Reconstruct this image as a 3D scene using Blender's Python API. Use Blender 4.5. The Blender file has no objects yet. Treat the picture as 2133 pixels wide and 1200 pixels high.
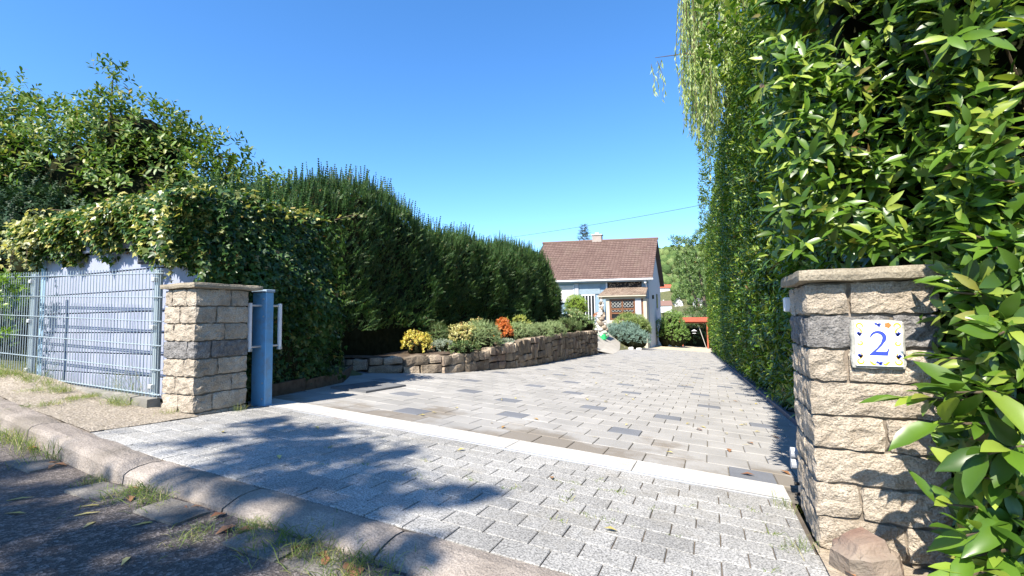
import bpy, bmesh, math, random
import numpy as np
from mathutils import Vector, Matrix, noise
from mathutils.geometry import tessellate_polygon

rng = np.random.default_rng(7)
random.seed(7)
PI = math.pi
sc = bpy.context.scene
col = sc.collection

# ------------------------------------------------------------------ camera
# world frame: X to the right along the gate, Y up the driveway, Z up; origin at the number pillar's outer corner
ALPHA = math.radians(23.267)
pitch, roll = math.radians(3.6), math.radians(0.9)
def cam_to_drive(v):
    ca, sa = math.cos(ALPHA), math.sin(ALPHA)
    return Vector((ca*v[0] - sa*v[1], sa*v[0] + ca*v[1], v[2]))
f0 = Vector((0, math.cos(pitch), math.sin(pitch))); r0 = Vector((1, 0, 0)); u0 = r0.cross(f0)
ri = math.cos(roll)*r0 - math.sin(roll)*u0
ui = math.sin(roll)*r0 + math.cos(roll)*u0
FWD, RIGHT, UP = cam_to_drive(f0), cam_to_drive(ri), cam_to_drive(ui)
CAM = Vector((-0.343, -2.325, 1.04))
cam = bpy.data.cameras.new('camera'); cam.lens = 956/2133*36; cam.sensor_width = 36
cam.clip_start = 0.05; cam.clip_end = 4000
cam_o = bpy.data.objects.new('camera', cam); col.objects.link(cam_o)
m = Matrix((RIGHT, UP, -FWD)).transposed().to_4x4(); m.translation = CAM
cam_o.matrix_world = m
sc.camera = cam_o

# ------------------------------------------------------------------ sky, sun, exposure
SUN_EL, SUN_AZ = math.radians(48), math.radians(5.5)      # light travels up the drive, 5.5 degrees to the right
TRAVEL = Vector((math.sin(SUN_AZ)*math.cos(SUN_EL), math.cos(SUN_AZ)*math.cos(SUN_EL), -math.sin(SUN_EL)))
world = bpy.data.worlds.new('World'); sc.world = world; world.use_nodes = True
nt = world.node_tree; bg = nt.nodes['Background']
sky = nt.nodes.new('ShaderNodeTexSky'); sky.sky_type = 'NISHITA'; sky.sun_disc = False
sky.sun_elevation = SUN_EL; sky.sun_rotation = PI + SUN_AZ
sky.altitude = 300; sky.air_density = 1.0; sky.dust_density = 0.2; sky.ozone_density = 5.0
hsv = nt.nodes.new('ShaderNodeHueSaturation'); hsv.inputs['Saturation'].default_value = 1.19; hsv.inputs['Hue'].default_value = 0.501
nt.links.new(sky.outputs[0], hsv.inputs['Color']); nt.links.new(hsv.outputs[0], bg.inputs['Color']); bg.inputs['Strength'].default_value = 0.13
sun = bpy.data.lights.new('sun', 'SUN'); sun.energy = 5.0; sun.angle = math.radians(0.53); sun.color = (1.0, 0.925, 0.81)
sun_o = bpy.data.objects.new('sun', sun); col.objects.link(sun_o)
sun_o.rotation_euler = TRAVEL.to_track_quat('-Z', 'Y').to_euler(); sun_o.location = (0, -20, 30)
vs = sc.view_settings
vs.view_transform = 'Standard'; vs.look = 'None'; vs.exposure = 1.3; vs.gamma = 1; vs.use_curve_mapping = False
sc.render.engine = 'CYCLES'
sc.cycles.use_denoising = True
sc.cycles.max_bounces = 6; sc.cycles.transmission_bounces = 4; sc.cycles.diffuse_bounces = 3

# ------------------------------------------------------------------ helpers: ground level
def gz(x, y):                      # plane of the driveway and pavement (falls up the drive, rises to the shed)
    return 0.045 - 0.066*x - 0.0567*y
TERR = 0.43                        # level of the garden terrace behind the stone wall
NORMAL = Vector((0.066, 0.0567, 1)).normalized()
XT = Vector((1, 0, -0.066)).normalized(); YT = NORMAL.cross(XT)
def plane_matrix(x, y, dz=0, rot=0):
    mm = Matrix((XT, YT, NORMAL)).transposed().to_4x4() @ Matrix.Rotation(rot, 4, 'Z')
    mm.translation = (x, y, gz(x, y) + dz); return mm
def px(P):                         # projection, used only to choose which leaves show largest
    v = np.asarray(P) - np.array(CAM); z = v @ np.array(FWD)
    return v @ np.array(RIGHT)/z, v @ np.array(UP)/z, z

# ------------------------------------------------------------------ helpers: materials
class Mt:
    def __init__(s, name):
        s.m = bpy.data.materials.new(name); s.m.use_nodes = True
        s.t = s.m.node_tree; s.p = s.t.nodes['Principled BSDF']; s.out = s.t.nodes['Material Output']
    def n(s, typ, **kw):
        nd = s.t.nodes.new('ShaderNode'+typ)
        for k, v in kw.items(): setattr(nd, k, v)
        return nd
    def link(s, a, b): s.t.links.new(a, b)
    def val(s, sock, v):
        if hasattr(v, 'is_linked'): s.link(v, sock)
        else: sock.default_value = v
    def pos(s):
        g = s.n('NewGeometry'); return g.outputs['Position']
    def noise(s, scale, detail=5, rough=0.55, vec=None, stretch=None):
        nd = s.n('TexNoise'); nd.inputs['Scale'].default_value = scale
        nd.inputs['Detail'].default_value = detail; nd.inputs['Roughness'].default_value = rough
        v = vec if vec is not None else s.pos()
        if stretch:
            mp = s.n('Mapping'); mp.inputs['Scale'].default_value = stretch; s.link(v, mp.inputs['Vector']); v = mp.outputs[0]
        s.link(v, nd.inputs['Vector']); return nd.outputs['Fac']
    def ramp(s, fac, stops, interp='LINEAR'):
        r = s.n('ValToRGB'); e = r.color_ramp.elements; r.color_ramp.interpolation = interp
        while len(e) < len(stops): e.new(0.5)
        for el, (p, c) in zip(e, stops):
            el.position = p; el.color = (*c, 1) if hasattr(c, '__len__') else (c, c, c, 1)
        s.link(fac, r.inputs[0]); return r.outputs[0]
    def mix(s, fac, a, b, mode='MIX'):
        x = s.n('Mix', data_type='RGBA', blend_type=mode)
        s.val(x.inputs[0], fac)
        for sock, v in ((x.inputs[6], a), (x.inputs[7], b)):
            if hasattr(v, 'is_linked'): s.link(v, sock)
            else: sock.default_value = (*v, 1)
        return x.outputs[2]
    def math(s, op, a, b=0.0):
        x = s.n('Math', operation=op); s.val(x.inputs[0], a); s.val(x.inputs[1], b); return x.outputs[0]
    def rnd(s):
        g = s.n('NewGeometry'); o = s.n('ObjectInfo')
        return s.math('FRACT', s.math('ADD', g.outputs['Random Per Island'], o.outputs['Random']))
    def bump(s, h, strength=0.3, dist=0.01):
        b = s.n('Bump'); b.inputs['Strength'].default_value = strength; b.inputs['Distance'].default_value = dist
        s.link(h, b.inputs['Height']); s.link(b.outputs[0], s.p.inputs['Normal'])
    def done(s, colour, rough=0.85, spec=0.25, metal=0.0):
        s.val(s.p.inputs['Base Color'], colour if hasattr(colour, 'is_linked') else (*colour, 1))
        s.val(s.p.inputs['Roughness'], rough); s.p.inputs['Specular IOR Level'].default_value = spec
        s.p.inputs['Metallic'].default_value = metal
        return s.m

def rock(name, c1, c2, scale=6, rough=0.9, bump=0.5, bscale=60, dist=0.006, rnd=0.25, speck=None, spec=0.2, c3=None):
    k = Mt(name)
    c = k.ramp(k.noise(scale, 6), [(0.32, c1), (0.68, c2)])
    if c3 is not None: c = k.mix(k.ramp(k.noise(scale*0.37, 4), [(0.5, 0.0), (0.66, 0.7)]), c, c3)
    if speck:
        c = k.mix(k.ramp(k.noise(speck[0], 2), [(0.42, 0.0), (0.62, speck[2])]), c, speck[1])
    if rnd:
        v = k.rnd(); g = k.ramp(v, [(0, 1-rnd), (1, 1+rnd*0.6)]); c = k.mix(1.0, c, g, 'MULTIPLY')
    h = k.math('ADD', k.noise(bscale, 6, 0.65), k.math('MULTIPLY', k.noise(bscale*0.25, 4), 1.4))
    k.bump(h, bump, dist)
    return k.done(c, rough, spec)

def leaf(name, c1, c2, c3=None, f3=0.15, rough=0.38, trans=0.3, spec=0.4, edge=None, tint=None):
    k = Mt(name); v = k.rnd()
    st = [(0.0, c1), (0.55, c2)]
    if c3 is not None: st += [(1-f3, c2), (1-f3*0.6, c3), (0.978, c3), (1.0, (0.22, 0.13, 0.05))]
    c = k.ramp(v, st)
    g = k.ramp(k.noise(1.7, 3), [(0.3, 0.72), (0.7, 1.2)]); c = k.mix(1.0, c, g, 'MULTIPLY')
    if edge is not None:
        c = k.mix(k.ramp(k.noise(34, 3), [(0.48, 0.0), (0.62, 0.85)]), c, edge)
    p = k.done(c, rough, spec)
    if trans > 0:
        tr = k.n('BsdfTranslucent'); mx = k.n('MixShader'); mx.inputs[0].default_value = trans
        tc = k.mix(0.5, c, tint or (0.30, 0.42, 0.04), 'SCREEN') if False else k.mix(1.0, c, (1.5, 1.6, 0.8), 'MULTIPLY')
        k.link(tc, tr.inputs['Color']); k.link(k.p.outputs[0], mx.inputs[1]); k.link(tr.outputs[0], mx.inputs[2])
        k.link(mx.outputs[0], k.out.inputs['Surface'])
    return p

def plain(name, c, rough=0.6, spec=0.4, metal=0.0, var=0.08, scale=3, bump=0.0, dirt=None):
    k = Mt(name)
    cc = k.mix(1.0, c, k.ramp(k.noise(scale, 5), [(0.3, 1-var), (0.7, 1+var)]), 'MULTIPLY')
    if dirt: cc = k.mix(k.ramp(k.noise(dirt[1], 6, 0.7), [(0.5, 0.0), (0.72, dirt[2])]), cc, dirt[0])
    if bump: k.bump(k.noise(90, 4), bump, 0.003)
    return k.done(cc, rough, spec, metal)

# asphalt: dark binder, lighter worn aggregate
k = Mt('asphalt')
base = k.ramp(k.noise(1.1, 5), [(0.3, (0.056, 0.047, 0.042)), (0.7, (0.100, 0.086, 0.077))])
vo = k.n('TexVoronoi'); vo.inputs['Scale'].default_value = 95; k.link(k.pos(), vo.inputs['Vector'])
sp = k.ramp(vo.outputs['Color'], [(0.45, 0.0), (0.95, 0.75)])
base = k.mix(sp, base, (0.30, 0.26, 0.235))
base = k.mix(k.ramp(k.noise(260, 2), [(0.45, 0.0), (0.7, 0.6)]), base, (0.03, 0.027, 0.026))
k.bump(k.math('ADD', vo.outputs['Distance'], k.noise(200, 3)), 0.8, 0.006)
ASPHALT = k.done(base, 0.85, 0.3)
# exposed-aggregate pavers of the pavement apron
k = Mt('apron_paver')
c = k.ramp(k.noise(125, 3, 0.7), [(0.33, (0.10, 0.098, 0.094)), (0.47, (0.28, 0.275, 0.262)), (0.62, (0.47, 0.46, 0.435))])
c = k.mix(1.0, c, k.ramp(k.noise(1.3, 4), [(0.3, 0.72), (0.7, 1.08)]), 'MULTIPLY')
c = k.mix(k.ramp(k.noise(4.5, 6, 0.7), [(0.52, 0.0), (0.78, 0.55)]), c, (0.20, 0.18, 0.14))
c = k.mix(1.0, c, k.ramp(k.rnd(), [(0, 0.84), (1, 1.06)]), 'MULTIPLY')
k.bump(k.noise(125, 4, 0.7), 0.5, 0.006)
APRON = k.done(c, 0.9, 0.2)
def drive_mat(name, c1, c2, stain):
    k = Mt(name)
    c = k.ramp(k.noise(2.2, 6), [(0.3, c1), (0.7, c2)])
    c = k.mix(1.0, c, k.ramp(k.rnd(), [(0, 0.91), (1, 1.05)]), 'MULTIPLY')
    c = k.mix(1.0, c, k.ramp(k.noise(150, 3), [(0.3, 0.86), (0.7, 1.1)]), 'MULTIPLY')
    if stain:   # damp-weathered film collecting near the low threshold and in patches
        sx = k.n('SeparateXYZ'); k.link(k.pos(), sx.inputs[0])
        near = k.n('MapRange'); k.link(sx.outputs['Y'], near.inputs[0]); near.inputs[1].default_value = 0.9; near.inputs[2].default_value = 2.3
        near.inputs[3].default_value = 0.30; near.inputs[4].default_value = -0.06
        f = k.math('ADD', k.math('ADD', k.noise(1.5, 5, 0.6), near.outputs[0]), k.math('MULTIPLY', k.rnd(), 0.16))
        c = k.mix(k.ramp(f, [(0.74, 0.0), (0.88, 0.75)]), c, (0.155, 0.13, 0.10))
    k.bump(k.noise(150, 4), 0.3, 0.004)
    return k.done(c, 0.85, 0.25)
DRIVE = drive_mat('drive_paver_grey', (0.26, 0.253, 0.240), (0.345, 0.335, 0.317), True)
DRIVED = drive_mat('drive_paver_dark', (0.125, 0.132, 0.148), (0.175, 0.183, 0.20), False)
JOINT = rock('joint_sand', (0.10, 0.09, 0.075), (0.20, 0.18, 0.15), 20, rnd=0, bscale=200)
AJOINT = rock('apron_joint', (0.07, 0.06, 0.05), (0.16, 0.13, 0.10), 14, rnd=0, bscale=200)
KERB = rock('kerb_concrete', (0.25, 0.215, 0.185), (0.40, 0.35, 0.305), 5, bump=0.9, bscale=90, dist=0.008, rnd=0.15, speck=(150, (0.15, 0.13, 0.11), 0.6), c3=(0.17, 0.15, 0.12))
GUTTER = rock('gutter_stone', (0.13, 0.12, 0.105), (0.25, 0.23, 0.20), 7, bump=0.9, bscale=90, rnd=0.3, c3=(0.09, 0.08, 0.065), speck=(140, (0.07, 0.065, 0.06), 0.5))
STRIP = rock('threshold_concrete', (0.42, 0.405, 0.375), (0.58, 0.565, 0.53), 7, bump=0.4, bscale=120, rnd=0.08, speck=(130, (0.33, 0.31, 0.28), 0.45))
STEEL = plain('galvanised_steel', (0.42, 0.43, 0.44), 0.45, 0.5, 0.6, dirt=((0.25, 0.14, 0.06), 4, 0.5))
VERGE = rock('verge_gravel', (0.17, 0.14, 0.11), (0.42, 0.37, 0.30), 75, bump=0.9, bscale=70, dist=0.012, rnd=0, c3=(0.20, 0.17, 0.12))
SOIL = rock('garden_soil', (0.055, 0.040, 0.028), (0.12, 0.09, 0.065), 12, rnd=0, bscale=60)
GROUND = rock('ground_earth', (0.06, 0.07, 0.03), (0.13, 0.13, 0.06), 0.6, rnd=0, bscale=30)
SAND = rock('yard_gravel', (0.40, 0.33, 0.23), (0.52, 0.44, 0.32), 3, rnd=0, bscale=80)
BLOCK = rock('split_block_buff', (0.33, 0.277, 0.215), (0.52, 0.452, 0.365), 9, bump=1.0, bscale=75, dist=0.012, rnd=0.14, speck=(150, (0.20, 0.165, 0.12), 0.55))
BLOCKD = rock('split_block_dark', (0.15, 0.142, 0.135), (0.29, 0.275, 0.26), 30, bump=1.0, bscale=75, dist=0.012, rnd=0.12, speck=(150, (0.06, 0.06, 0.06), 0.5))
MORTAR = rock('mortar', (0.13, 0.11, 0.085), (0.24, 0.20, 0.16), 15, rnd=0, bscale=120)
CAPST = rock('coping_stone', (0.22, 0.19, 0.14), (0.38, 0.33, 0.25), 7, bump=0.8, bscale=60, dist=0.008, rnd=0.1, speck=(120, (0.13, 0.11, 0.08), 0.5))
WALLST = rock('sandstone', (0.26, 0.205, 0.15), (0.46, 0.38, 0.285), 6, bump=0.6, bscale=35, dist=0.015, rnd=0.45, c3=(0.17, 0.115, 0.10), speck=(70, (0.09, 0.08, 0.065), 0.5))
REDROCK = rock('red_sandstone', (0.12, 0.07, 0.055), (0.24, 0.165, 0.125), 5, bump=0.7, bscale=50, dist=0.01, rnd=0, c3=(0.23, 0.21, 0.17))
PALEROCK = rock('pale_rock', (0.38, 0.36, 0.32), (0.62, 0.60, 0.56), 8, bscale=40, rnd=0.25)
CONC = rock('plinth_concrete', (0.17, 0.16, 0.14), (0.30, 0.285, 0.25), 6, bscale=90, rnd=0.1, c3=(0.11, 0.115, 0.08))

# ------------------------------------------------------------------ helpers: objects
def setp(o, label=None, cat=None, group=None, kind=None):
    if label: o['label'] = label
    if cat: o['category'] = cat
    if group: o['group'] = group
    if kind: o['kind'] = kind
    return o
def thing(name, label, cat, loc=(0, 0, 0), rz=0, group=None):
    o = bpy.data.objects.new(name, None); col.objects.link(o); o.empty_display_size = 0.2
    o.location = loc; o.rotation_euler = (0, 0, rz)
    return setp(o, label, cat, group)
def ob(name, me, parent=None, mat=None, mw=None, loc=None):
    o = bpy.data.objects.new(name, me); col.objects.link(o)
    if mat is not None and not me.materials: me.materials.append(mat)
    if parent is not None: o.parent = parent
    if mw is not None: o.matrix_local = mw
    if loc is not None: o.location = loc
    return o
def mesh_np(name, V, Fc, flat=False):
    V = np.ascontiguousarray(V, dtype=np.float32); Fc = np.ascontiguousarray(Fc, dtype=np.int32)
    me = bpy.data.meshes.new(name); nf, kf = Fc.shape
    me.vertices.add(len(V)); me.vertices.foreach_set('co', V.ravel())
    me.loops.add(nf*kf); me.loops.foreach_set('vertex_index', Fc.ravel())
    me.polygons.add(nf); me.polygons.foreach_set('loop_start', np.arange(0, nf*kf, kf, dtype=np.int32))
    me.update(calc_edges=True)
    if flat: me.shade_flat()
    return me
def mesh_py(name, V, F, flat=True):
    me = bpy.data.meshes.new(name); me.from_pydata([tuple(v) for v in V], [], F); me.update()
    if flat: me.shade_flat()
    return me
class MB:
    """collects boxes, bars, tubes and prisms of ONE part"""
    def __init__(s): s.V = []; s.F = []
    def add(s, V, F):
        o = len(s.V); s.V += [tuple(v) for v in V]; s.F += [tuple(i+o for i in f) for f in F]; return s
    def box(s, a, b, c=0.0):
        x0, y0, z0 = a; x1, y1, z1 = b
        if c <= 0:
            V = [(x0,y0,z0),(x1,y0,z0),(x1,y1,z0),(x0,y1,z0),(x0,y0,z1),(x1,y0,z1),(x1,y1,z1),(x0,y1,z1)]
            return s.add(V, [(0,3,2,1),(4,5,6,7),(0,1,5,4),(1,2,6,5),(2,3,7,6),(3,0,4,7)])
        bm = bmesh.new(); bmesh.ops.create_cube(bm, size=1)
        for v in bm.verts: v.co = Vector(((x0+x1)/2+v.co.x*(x1-x0), (y0+y1)/2+v.co.y*(y1-y0), (z0+z1)/2+v.co.z*(z1-z0)))
        bmesh.ops.bevel(bm, geom=bm.edges[:], offset=c, segments=1, affect='EDGES')
        bm.verts.index_update(); s.add([v.co[:] for v in bm.verts], [[v.index for v in f.verts] for f in bm.faces]); bm.free(); return s
    def tube(s, pts, r, n=8, cap=True):
        pts = [Vector(p) for p in pts]; rs = r if hasattr(r, '__len__') else [r]*len(pts)
        base = len(s.V); prev = None
        for i, p in enumerate(pts):
            d = (pts[min(i+1, len(pts)-1)] - pts[max(i-1, 0)]).normalized()
            if prev is None:
                a = d.cross(Vector((0, 0, 1)));
                if a.length < 0.1: a = d.cross(Vector((1, 0, 0)))
            else: a = prev - d*prev.dot(d)
            a.normalize(); prev = a; b = d.cross(a)
            for j in range(n):
                q = 2*PI*j/n; s.V.append(tuple(p + (a*math.cos(q)+b*math.sin(q))*rs[i]))
        for i in range(len(pts)-1):
            for j in range(n):
                j2 = (j+1) % n; s.F.append((base+i*n+j, base+i*n+j2, base+(i+1)*n+j2, base+(i+1)*n+j))
        if cap:
            s.F.append(tuple(base+j for j in range(n-1, -1, -1))); s.F.append(tuple(base+(len(pts)-1)*n+j for j in range(n)))
        return s
    def prism(s, poly, z0, z1, axis='z'):
        n = len(poly)
        def P(a, b, h): return (a, b, h) if axis == 'z' else ((a, h, b) if axis == 'y' else (h, a, b))
        V = [P(a, b, z0) for a, b in poly] + [P(a, b, z1) for a, b in poly]
        tri = tessellate_polygon([[Vector((a, b, 0)) for a, b in poly]])
        F = [tuple(t) for t in tri] + [tuple(i+n for i in reversed(t)) for t in tri]
        F += [(i, (i+1) % n, (i+1) % n+n, i+n) for i in range(n)]
        return s.add(V, F)
    def build(s, name, mat, parent=None, flat=True, loc=None, mw=None):
        me = mesh_py(name, s.V, s.F, flat)
        bm = bmesh.new(); bm.from_mesh(me); bmesh.ops.recalc_face_normals(bm, faces=bm.faces[:]); bm.to_mesh(me); bm.free()
        if flat: me.shade_flat()
        return ob(name, me, parent, mat, mw, loc)

def rough_box(name, sx, sy, sz, seg=(4, 3, 3), rough=0.01, bevel=0.012, seed=0, freq=9.0, taper=0.0, smooth=True):
    """a hewn stone centred on the origin: rounded edges, uneven faces"""
    nx, ny, nz = seg; idx = {}; V = []; F = []
    def vid(i, j, kk):
        key = (i, j, kk)
        if key not in idx:
            idx[key] = len(V); V.append(key)
        return idx[key]
    for (a, b, na, nb, c, nc) in (('x','y',nx,ny,'z',nz), ('x','z',nx,nz,'y',ny), ('y','z',ny,nz,'x',nx)):
        for side in (0, nc):
            for i in range(na):
                for j in range(nb):
                    q = []
                    for (di, dj) in ((0,0),(1,0),(1,1),(0,1)):
                        d = {a: i+di, b: j+dj, c: side}; q.append(vid(d['x'], d['y'], d['z']))
                    F.append(q)
    out = []; off = Vector((seed*7.31, seed*3.7, seed*1.93))
    for (i, j, kk) in V:
        p = Vector(((i/nx-.5)*sx, (j/ny-.5)*sy, (kk/nz-.5)*sz))
        e = (i in (0, nx)) + (j in (0, ny)) + (kk in (0, nz))
        if e >= 2:
            for ax, (q, n_) in enumerate(((i, nx), (j, ny), (kk, nz))):
                if q in (0, n_): p[ax] -= math.copysign(bevel*(0.75 if e == 2 else 1.0), p[ax])
        if taper: p.x *= 1 - taper*(kk/nz); p.y *= 1 - taper*(kk/nz)
        nv = noise.noise_vector(p*freq + off)
        p += nv*rough
        out.append(p)
    me = mesh_py(name, out, F, flat=False)
    bm = bmesh.new(); bm.from_mesh(me); bmesh.ops.recalc_face_normals(bm, faces=bm.faces[:]); bm.to_mesh(me); bm.free()
    if not smooth: me.shade_flat()
    return me

# ---- leaves
def unit(a): return a/np.maximum(np.linalg.norm(a, axis=1, keepdims=True), 1e-9)
def scatter(name, tv, tf, pos, ax, nr, size, mat, parent=None, kind='stuff', width=None):
    ax = unit(ax); nr = nr - ax*np.sum(nr*ax, 1, keepdims=True); nr = unit(nr); bi = np.cross(nr, ax)
    size = np.broadcast_to(np.asarray(size, float), (len(pos),))[:, None, None]
    w = 1.0 if width is None else np.asarray(width)[:, None, None]
    V = pos[:, None] + size*(tv[None, :, 0:1]*ax[:, None] + w*tv[None, :, 1:2]*bi[:, None] + tv[None, :, 2:3]*nr[:, None])
    n = len(tv); Fc = (tf[None] + (np.arange(len(pos))*n)[:, None, None]).reshape(-1, tf.shape[1])
    o = ob(name, mesh_np(name, V.reshape(-1, 3), Fc), parent, mat)
    if kind: o['kind'] = kind
    return o
def leaf_tmpl(stations, fold=0.05, droop=0.12):
    """stations: (x, half width); first and last have zero width"""
    V = []; F = []; rows = []
    for (x, h) in stations:
        z = -droop*x*x
        if h == 0: rows.append((len(V),)); V.append((x, 0, z))
        else: rows.append((len(V), len(V)+1, len(V)+2)); V += [(x, h, z+fold*h/0.2), (x, 0, z), (x, -h, z+fold*h/0.2)]
    for a, b in zip(rows, rows[1:]):
        if len(a) == 1: F += [(a[0], b[1], b[0]), (a[0], b[2], b[1])]
        elif len(b) == 1: F += [(a[0], a[1], b[0]), (a[1], a[2], b[0])]
        else: F += [(a[0], a[1], b[1]), (a[0], b[1], b[0]), (a[1], a[2], b[2]), (a[1], b[2], b[1])]
    return np.array(V, float), np.array(F, int)
L_LAUREL = leaf_tmpl([(0, 0), (.10, .05), (.32, .135), (.58, .15), (.82, .085), (1, 0)], 0.055, 0.22)
L_LAUREL_HI = leaf_tmpl([(0, 0), (.10, .06), (.28, .15), (.50, .185), (.72, .15), (.90, .06), (1, 0)], 0.06, 0.16)
L_OVAL = leaf_tmpl([(0, 0), (.5, .24), (1, 0)], 0.06, 0.10)
L_BROAD = leaf_tmpl([(0, 0), (.26, .17), (.66, .19), (1, 0)], 0.05, 0.12)
L_THIN = leaf_tmpl([(0, 0), (.4, .075), (1, 0)], 0.02, 0.15)
L_SMALL = (np.array([(0,0,0),(.5,.3,.05),(1,0,-.05),(.5,-.3,.05)], float), np.array([(0,2,1),(0,3,2)], int))
L_IVY = (np.array([(0,0,0),(.05,.30,.02),(.38,.52,.0),(.45,.22,.06),(1.0,0,-.08),(.45,-.22,.06),(.38,-.52,.0),(.05,-.30,.02)], float),
         np.array([(0,2,1),(0,3,2),(0,4,3),(0,5,4),(0,6,5),(0,7,6)], int))
def spray_tmpl(npair, ln, w, up=0.35):
    V = []; F = []
    b = len(V); V += [(0, .006, 0), (0, -.006, 0), (1, 0, 0)]; F.append((0, 1, 2))
    for i in range(npair):
        x = 0.06 + 0.88*i/(npair-1); l = ln*(1-0.55*(i/(npair-1))**2)
        for sg in (1, -1):
            b = len(V); zt = 0.25*l*(1 if i % 2 else -1)
            V += [(x-w, 0, 0), (x+w, 0, 0), (x+up*l, sg*l, zt)]; F.append((b, b+1, b+2))
    return np.array(V, float), np.array(F, int)
L_YEW = spray_tmpl(7, .19, .058)
L_SPRIG = spray_tmpl(7, .22, .05)
def rand_dirs(n, base, spread):
    return unit(np.asarray(base, float) + rng.normal(0, spread, (n, 3)))
def shoots(P, N, per, size, length, up=0.35, spread=0.45, ang=0.75):
    """leaves set round short shoots: P shoot bases, N outward normals -> leaf pos, axis, normal, size"""
    n = len(P); d = unit(N + np.array([0, 0, up]) + rng.normal(0, spread, (n, 3)))
    ref = unit(np.cross(d, rng.normal(0, 1, (n, 3)))); ref2 = np.cross(d, ref)
    pos, ax, nr, sz = [], [], [], []
    for i in range(per):
        f = (i+0.5)/per; q = i*2.4 + rng.uniform(0, 0.6, n)
        out = ref*np.cos(q)[:, None] + ref2*np.sin(q)[:, None]
        a = unit(d*(1-ang*(1-0.5*f)) + out*(ang) + np.array([0, 0, 0.10]) + rng.normal(0, 0.12, (n, 3)))
        pos.append(P + d*(length*f)[:, None] if hasattr(length, '__len__') else P + d*length*f)
        ax.append(a); nr.append(d*0.9 + np.array([0, 0, 0.5]) + rng.normal(0, 0.25, (n, 3)))
        sz.append(size*rng.uniform(0.7, 1.15, n)*(1-0.25*f))
    return np.concatenate(pos), np.concatenate(ax), np.concatenate(nr), np.concatenate(sz)
def fbm(P, f, seed=0):
    return np.array([noise.noise(Vector(p)*f + Vector((seed*3.1, seed*1.7, seed))) for p in P])
TWIG = plain('twig_bark', (0.10, 0.075, 0.05), 0.9, 0.1, var=0.3, scale=20)
BARK = rock('tree_bark', (0.07, 0.055, 0.04), (0.16, 0.13, 0.10), 14, bump=1.0, bscale=30, dist=0.02, rnd=0)
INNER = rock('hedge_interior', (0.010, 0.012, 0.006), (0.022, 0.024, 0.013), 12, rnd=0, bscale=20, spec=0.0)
#BODY
# ================================================================== THE SETTING
WALL = [(-5.9, 3.28), (-5.26, 3.55), (-4.90, 4.03), (-4.60, 4.55), (-4.44, 5.6), (-4.30, 6.6), (-4.26, 7.8), (-4.46, 10.5), (-4.66, 13.3), (-4.88, 17.5), (-5.7, 17.75)]
def wall_x(y):
    ys = [p[1] for p in WALL]; xs = [p[0] for p in WALL]
    return float(np.interp(y, ys, xs))
def hedge_x(y): return 0.46 - 0.023*y                     # foot of the laurel hedge
def kerb_off(x): return min(0.6, 0.1*max(0.0, -3.2-x))    # the kerb line swings back towards the fence on the left
def sstep(a, b, x):
    q = min(max((x-a)/(b-a), 0), 1); return q*q*(3-2*q)
def far_z(x, y):
    pts = [(50, -2.9), (80, -7), (150, -13), (330, -10), (420, 0), (470, 8), (520, 27), (640, 78), (800, 112), (1500, 120), (2500, 120)]
    z = np.interp(y, [p[0] for p in pts], [p[1] for p in pts])
    return float(z) + 0.02*max(0, y-250)*noise.noise(Vector((x*0.006, y*0.006, 0)))
def ground_z(x, y):
    xc, yc = min(max(x, -14), 8), min(max(y, -20), 50)
    z = gz(xc, yc) - 0.08
    z -= 0.12*sstep(0.35, -0.1, yc)
    w = 0.35 if y < 17.6 else 0.35 + 3.2*sstep(17.6, 21, y)
    edge = wall_x(y) - 0.1 if 3.2 < y < 17.6 else -5.0
    if y > 2.2:
        f = sstep(edge, edge-w, x)*sstep(2.2, 3.4, y)*(1-sstep(46, 60, y))
        z = z*(1-f) + (TERR-0.03)*f
    if y > 46:
        f = sstep(46, 70, y); z = z*(1-f) + far_z(x, y)*f
    return z
xs = sorted(set([-1500, -900, -600, -400, -300, -220, -160, -120, -90, -70, -50, -38, -30, -24, -20, -17, -15, 10, 14, 20, 30, 45, 60, 90, 140, 220, 400, 700, 1200] + [round(-14+0.5*i, 2) for i in range(46)] + [round(-6.2+0.1*i, 2) for i in range(22)]))
ys = sorted(set([-60, -30, -15, -8, -4, -2, 0, 52, 56, 62, 70, 80, 95, 110, 130, 160, 200, 250, 300, 350, 400, 440, 470, 500, 530, 560, 600, 650, 720, 800, 1000, 1500, 2400] + [round(-1+0.5*i, 2) for i in range(100)]))
V = [(x, y, ground_z(x, y)) for y in ys for x in xs]; nx = len(xs)
F = [(j*nx+i, j*nx+i+1, (j+1)*nx+i+1, (j+1)*nx+i) for j in range(len(ys)-1) for i in range(nx-1)]
setp(ob('ground', mesh_py('ground', V, F, flat=False), None, GROUND), kind='structure')

def sheet(name, poly, dz, mat, parent=None):
    """flat sheet on the sloping plane, polygon in plan"""
    V = [(x, y, gz(x, y)+dz) for x, y in poly]
    tri = tessellate_polygon([[Vector((x, y, 0)) for x, y in poly]])
    me = mesh_py(name, V, [tuple(t) for t in tri])
    bm = bmesh.new(); bm.from_mesh(me)
    for f in bm.faces:
        if f.normal.z < 0: f.normal_flip()
    bm.to_mesh(me); bm.free()
    return ob(name, me, parent, mat)
def grid_sheet(name, x0, x1, y0, y1, step, zf, mat, warp=None):
    nx = max(2, int((x1-x0)/step)+1); ny = max(2, int((y1-y0)/step)+1)
    V = []
    for j in range(ny):
        for i in range(nx):
            x = x0+(x1-x0)*i/(nx-1); y = y0+(y1-y0)*j/(ny-1)
            if warp: y = warp(x, y)
            V.append((x, y, zf(x, y)))
    F = [(j*nx+i, j*nx+i+1, (j+1)*nx+i+1, (j+1)*nx+i) for j in range(ny-1) for i in range(nx-1)]
    return ob(name, mesh_py(name, V, F, flat=False), None, mat)

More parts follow.
